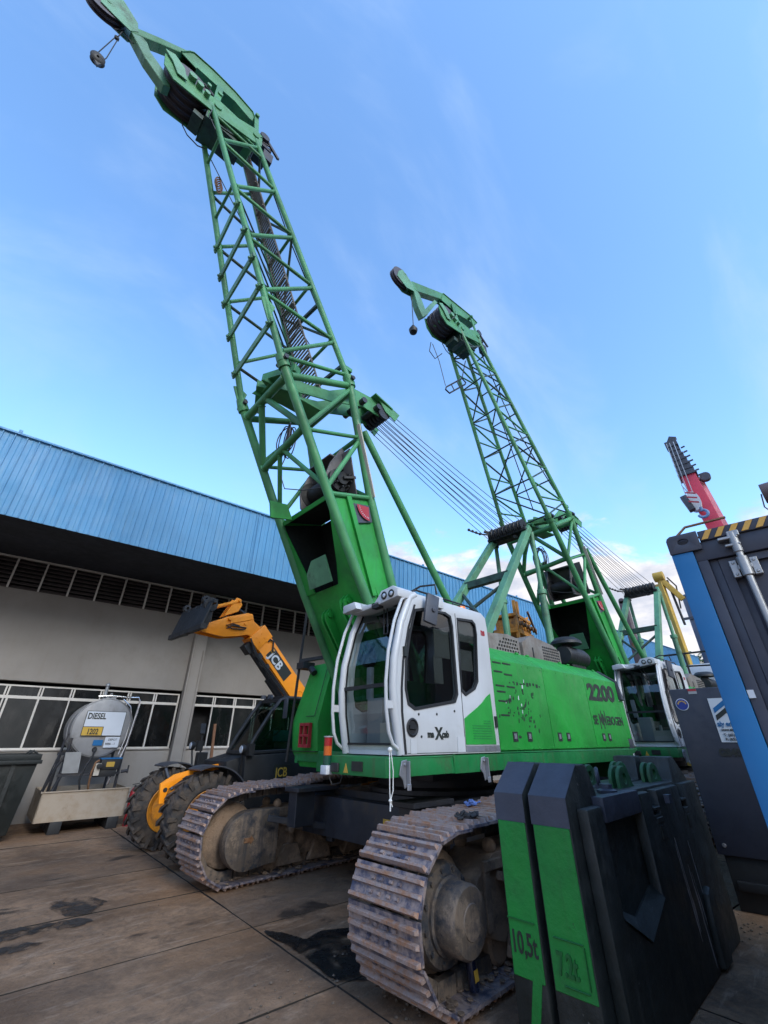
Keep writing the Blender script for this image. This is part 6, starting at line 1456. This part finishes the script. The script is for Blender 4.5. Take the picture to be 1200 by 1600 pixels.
# brown-red head at the right edge
p = pol(-1.5, 22.4, 26)
bh = root('crane_head', (p.x, p.y, 0), 0, label='brown crane head with a hanging wire, cut off at the right edge', category='crane head')
q = MB(); q.tube((0, -.35, p.z), (0, .35, p.z), .5, 20); q.bar((0, -.6, p.z+.1), (.6, -2.2, p.z+.4), .5, .5); q.bar((.6, -2.2, p.z+.4), (1.2, -4, 0), .8, .8); q.build('boom', M['brownmast'], bh, bevel=.03)
q = MB(); q.path([(-.3, .4, p.z-.1), (-.35, .5, p.z-.8), (-.3, .3, p.z-1.2), (-.2, .1, p.z-1.3)], .03, 6); q.build('wire', M['rope'], bh)
# yellow arm behind the second crane
a_, b_, c_ = pol(11.2, 16.4, 22), pol(9.6, 13.6, 22), pol(11.75, 9, 22)
ya = root('excavator_arm', (a_.x, a_.y, 0), 0, label='yellow folded machine arm standing behind the second crane frame', category='excavator')
def LA(v): return (v.x-a_.x, v.y-a_.y, v.z)
q = MB(); q.bar(LA(a_), (LA(a_)[0]+.2, LA(a_)[1]-.1, .8), .18, .18); q.bar(LA(a_+Vector((0, 0, -.05))), LA(b_), .2, .22); q.bar((.1, .1, a_.z-.3), (.1, .1, a_.z-1.9), .3, .16); q.tube(LA(a_-Vector((0, .2, 0))), LA(a_+Vector((0, .2, 0))), .22, 14)
q.box(-1, 2.5, -1, 1, .3, 1.6); q.build('arm', M['yellow'], ya, bevel=.02)
q = MB(); q.tube((.1, -.25, a_.z-.2), (.15, -.35, a_.z-2.2), .05); q.path([(.0, -.3, a_.z-.1), (.2, -.5, a_.z-.5), (.15, -.4, a_.z-1.5)], .03); q.build('hose', M['black'], ya)
p = pol(10.1, 14.1, 27)
bm2 = root('piling_mast', (p.x, p.y, 0), 0, label='blue grey vertical mast of round casings between second crane and container', category='mast')
q = MB()
for k, (dx, dy, r_, dz) in enumerate(((0, -.55, .34, .25), (.2, 0, .36, .0), (0, .50, .30, -.1))): q.lathe((dx, dy-1.0, 0), (.0, .0, 1), [(r_, 0), (r_, p.z+dz-.1), (r_+.05, p.z+dz-.1), (r_+.05, p.z+dz), (0, p.z+dz)], 22)
q.build('casings', M['bluegrey'], bm2)
q = MB()
for z in (2, 4.5, 7): q.box(-.35, -.28, -1.95, .0, z, z+.12)
q.build('clamp', M['darkgrey'], bm2)
p = pol(15.8, 14.6, 28)
bm3 = root('steel_post', (p.x, p.y, 0), 0, label='dark brown round-topped steel post seen past the second crane boom', category='post')
q = MB(); q.box(-.28, .28, -.28, .05, 0, p.z-.2); q.tube((-.28, -.12, p.z-.2), (.28, -.12, p.z-.2), .17, 14); q.build('column', M['brownmast'], bm3, bevel=.01)
q = MB()
for k in range(8): q.box(-.3, -.26, -.2, -.04, 1+k, 1.3+k)
q.build('plate', M['rust'], bm3)
p = pol(10.2, 6.7, 17.5)
wt = root('white_truck', (p.x, p.y, 0), 0, label='white truck body with a black handrail, far behind the dark cabinet', category='truck')
q = MB(); q.box(-.5, 6, -1.35, 1.05, 1.0, p.z-.35); q.prism([(-.5, p.z-.35), (-.2, p.z+.05), (1.5, p.z+.25), (6, p.z+.25), (6, p.z-.35)], 'xz', -1.35, .75); wb = q.build('body', M['white'], wt, bevel=.04)
q = MB()
for k in range(4): q.tube((-.6, -1.3+.75*k, p.z-.6), (-.6, -1.3+.75*k, p.z+.35), .03)
q.tube((-.6, -1.3, p.z+.35), (-.6, 1.0, p.z+.35), .03); q.tube((-.6, -1.3, p.z-.1), (-.6, 1.0, p.z+.0), .025); q.tube((-.6, -1.3, p.z+.35), (-.6, -.5, p.z-.5), .02); q.build('handrail', M['black'], wt)
q = MB()
for k in range(6): q.box(-.52, -.49, -.9, .3, p.z-1.0+k*.09, p.z-.95+k*.09)
q.build('vent', M['darkgrey'], wb)
q = MB()
for x in (.5, 4.8):
    for y in (-1.4, .7): q.tube((x, y, .5), (x, y+.35, .5), .5, 20)
q.box(-.5, 6, -1, .8, .6, 1.0); q.build('chassis', M['black'], wt)
# orange rig seen between the legs of the A-frame
p = pol(29.4, 13.0, 12.6)
rg = root('drill_rig', (p.x, p.y, 0), R(10), label='orange rusty drill rig mast head between crane and warehouse roof', category='drill rig')
q = MB(); z = p.z
q.box(-.5, 1.2, -.5, .35, z-.35, z-.22); q.box(-.5, 1.2, -.5, .35, z+.10, z+.18); q.box(-.45, -.35, -.5, -.4, .2, z+.55); q.box(.0, .1, -.45, -.38, z-.3, z+.6)
for k in range(6): q.box(-.4+k*.25, -.25+k*.25, -.48, .3, z-.2, z+.05+.04*(k % 3))
q.bar((-.5, .3, z-.3), (1.1, -.4, z+.3), .06, .06); q.box(.9, 1.1, -.2, .2, .2, z); q.build('mast', M['orange_dirty'], rg, bevel=.01).scale = (.8, .8, 1)
q = MB()
for k in range(5): q.tube((-.35+k*.28, -.55, z-.12), (-.35+k*.28, -.45, z-.12), .06)
q.bar((.2, -.55, z+.3), (.9, -.5, z-.2), .05, .05); q.build('fittings', M['rust'], rg)

# ------------------------------------------------------------------ trees
def tree(name, c, h, rad, seed, label):
    r_ = random.Random(seed); rt = root(name, c, 0, label=label, category='tree', group='trees beyond the yard')
    q = MB(); q.tube((0, 0, 0), (0, 0, h*.55), h*.03, 10, h*.018); tips = []
    for k in range(9):
        a = r_.uniform(0, 6.28); z0 = h*r_.uniform(.3, .55); e = Vector((math.cos(a)*rad*r_.uniform(.4, .85), math.sin(a)*rad*r_.uniform(.4, .85), h*r_.uniform(.55, .9))); q.tube((0, 0, z0), e, h*.014, 7, h*.004); tips.append(e)
    tips.append(Vector((0, 0, h*.85))); q.build('trunk', M['bark'], rt)
    q = MB()
    cl = []
    for t_ in tips:
        for k in range(5): cl.append(t_+Vector((r_.gauss(0, rad*.22), r_.gauss(0, rad*.22), r_.gauss(0, h*.06))))
    for c_ in cl:
        s = rad*r_.uniform(.14, .26)
        for k in range(90):
            v = Vector((r_.gauss(0, 1), r_.gauss(0, 1), r_.gauss(0, .75))).normalized()*s*r_.uniform(.5, 1.1); p_ = c_+v; u = Vector((r_.uniform(-1, 1), r_.uniform(-1, 1), r_.uniform(-1, 1))).normalized(); w = u.orthogonal().normalized(); L = r_.uniform(.10, .22)*h/10
            q._add([p_-u*L, p_+w*L*.5, p_+u*L, p_-w*L*.5], [(0, 1, 2, 3)])
    q.build('crown', M['leaf'], rt, smooth=False)
for i, (az, el, r_, rad, lb) in enumerate(((10.4, 8.2, 62, 5.5, 'rounded green tree just right of the yellow machine arm'), (6.8, 7.2, 60, 6, 'rounded green tree mostly hidden behind the container edge'), (8.8, 6.0, 75, 5, 'smaller distant tree between the mast and the container'), (14.5, 5.5, 70, 6, 'distant tree hidden low behind the second crane cab'))):
    p = pol(az, el, r_); tree('tree', (p.x, p.y, 0), p.z*1.02, rad, 30+i, lb)

# unseen dark block added behind the camera for the cab windows to reflect
sh = root('reflection_block', (25, -17, 0), 0, label='unseen long dark brown block behind the camera, added for the cab windows to reflect', category='reflection_block')
q = MB(); q.box(-22, 28, -6, 0, 0, 9.2)
for k in range(16): q.box(-21.6+k*3.1, -21.3+k*3.1, 0, .25, 0, 9.2)
q.build('wall', M['brownmast'], sh)
q = MB()
for k in range(8): q.sep().box(-20.5+k*6.2, -17+k*6.2, -.02, .05, 0, 4.6)
q.build('door', M['darkgrey'], sh)
q = MB(); q.prism([(-6.5, 9.2), (.6, 9.2), (.6, 9.4), (-3, 10.4), (-6.5, 9.4)], 'yz', -22.5, 28.5); q.build('roof', M['darkgrey'], sh)
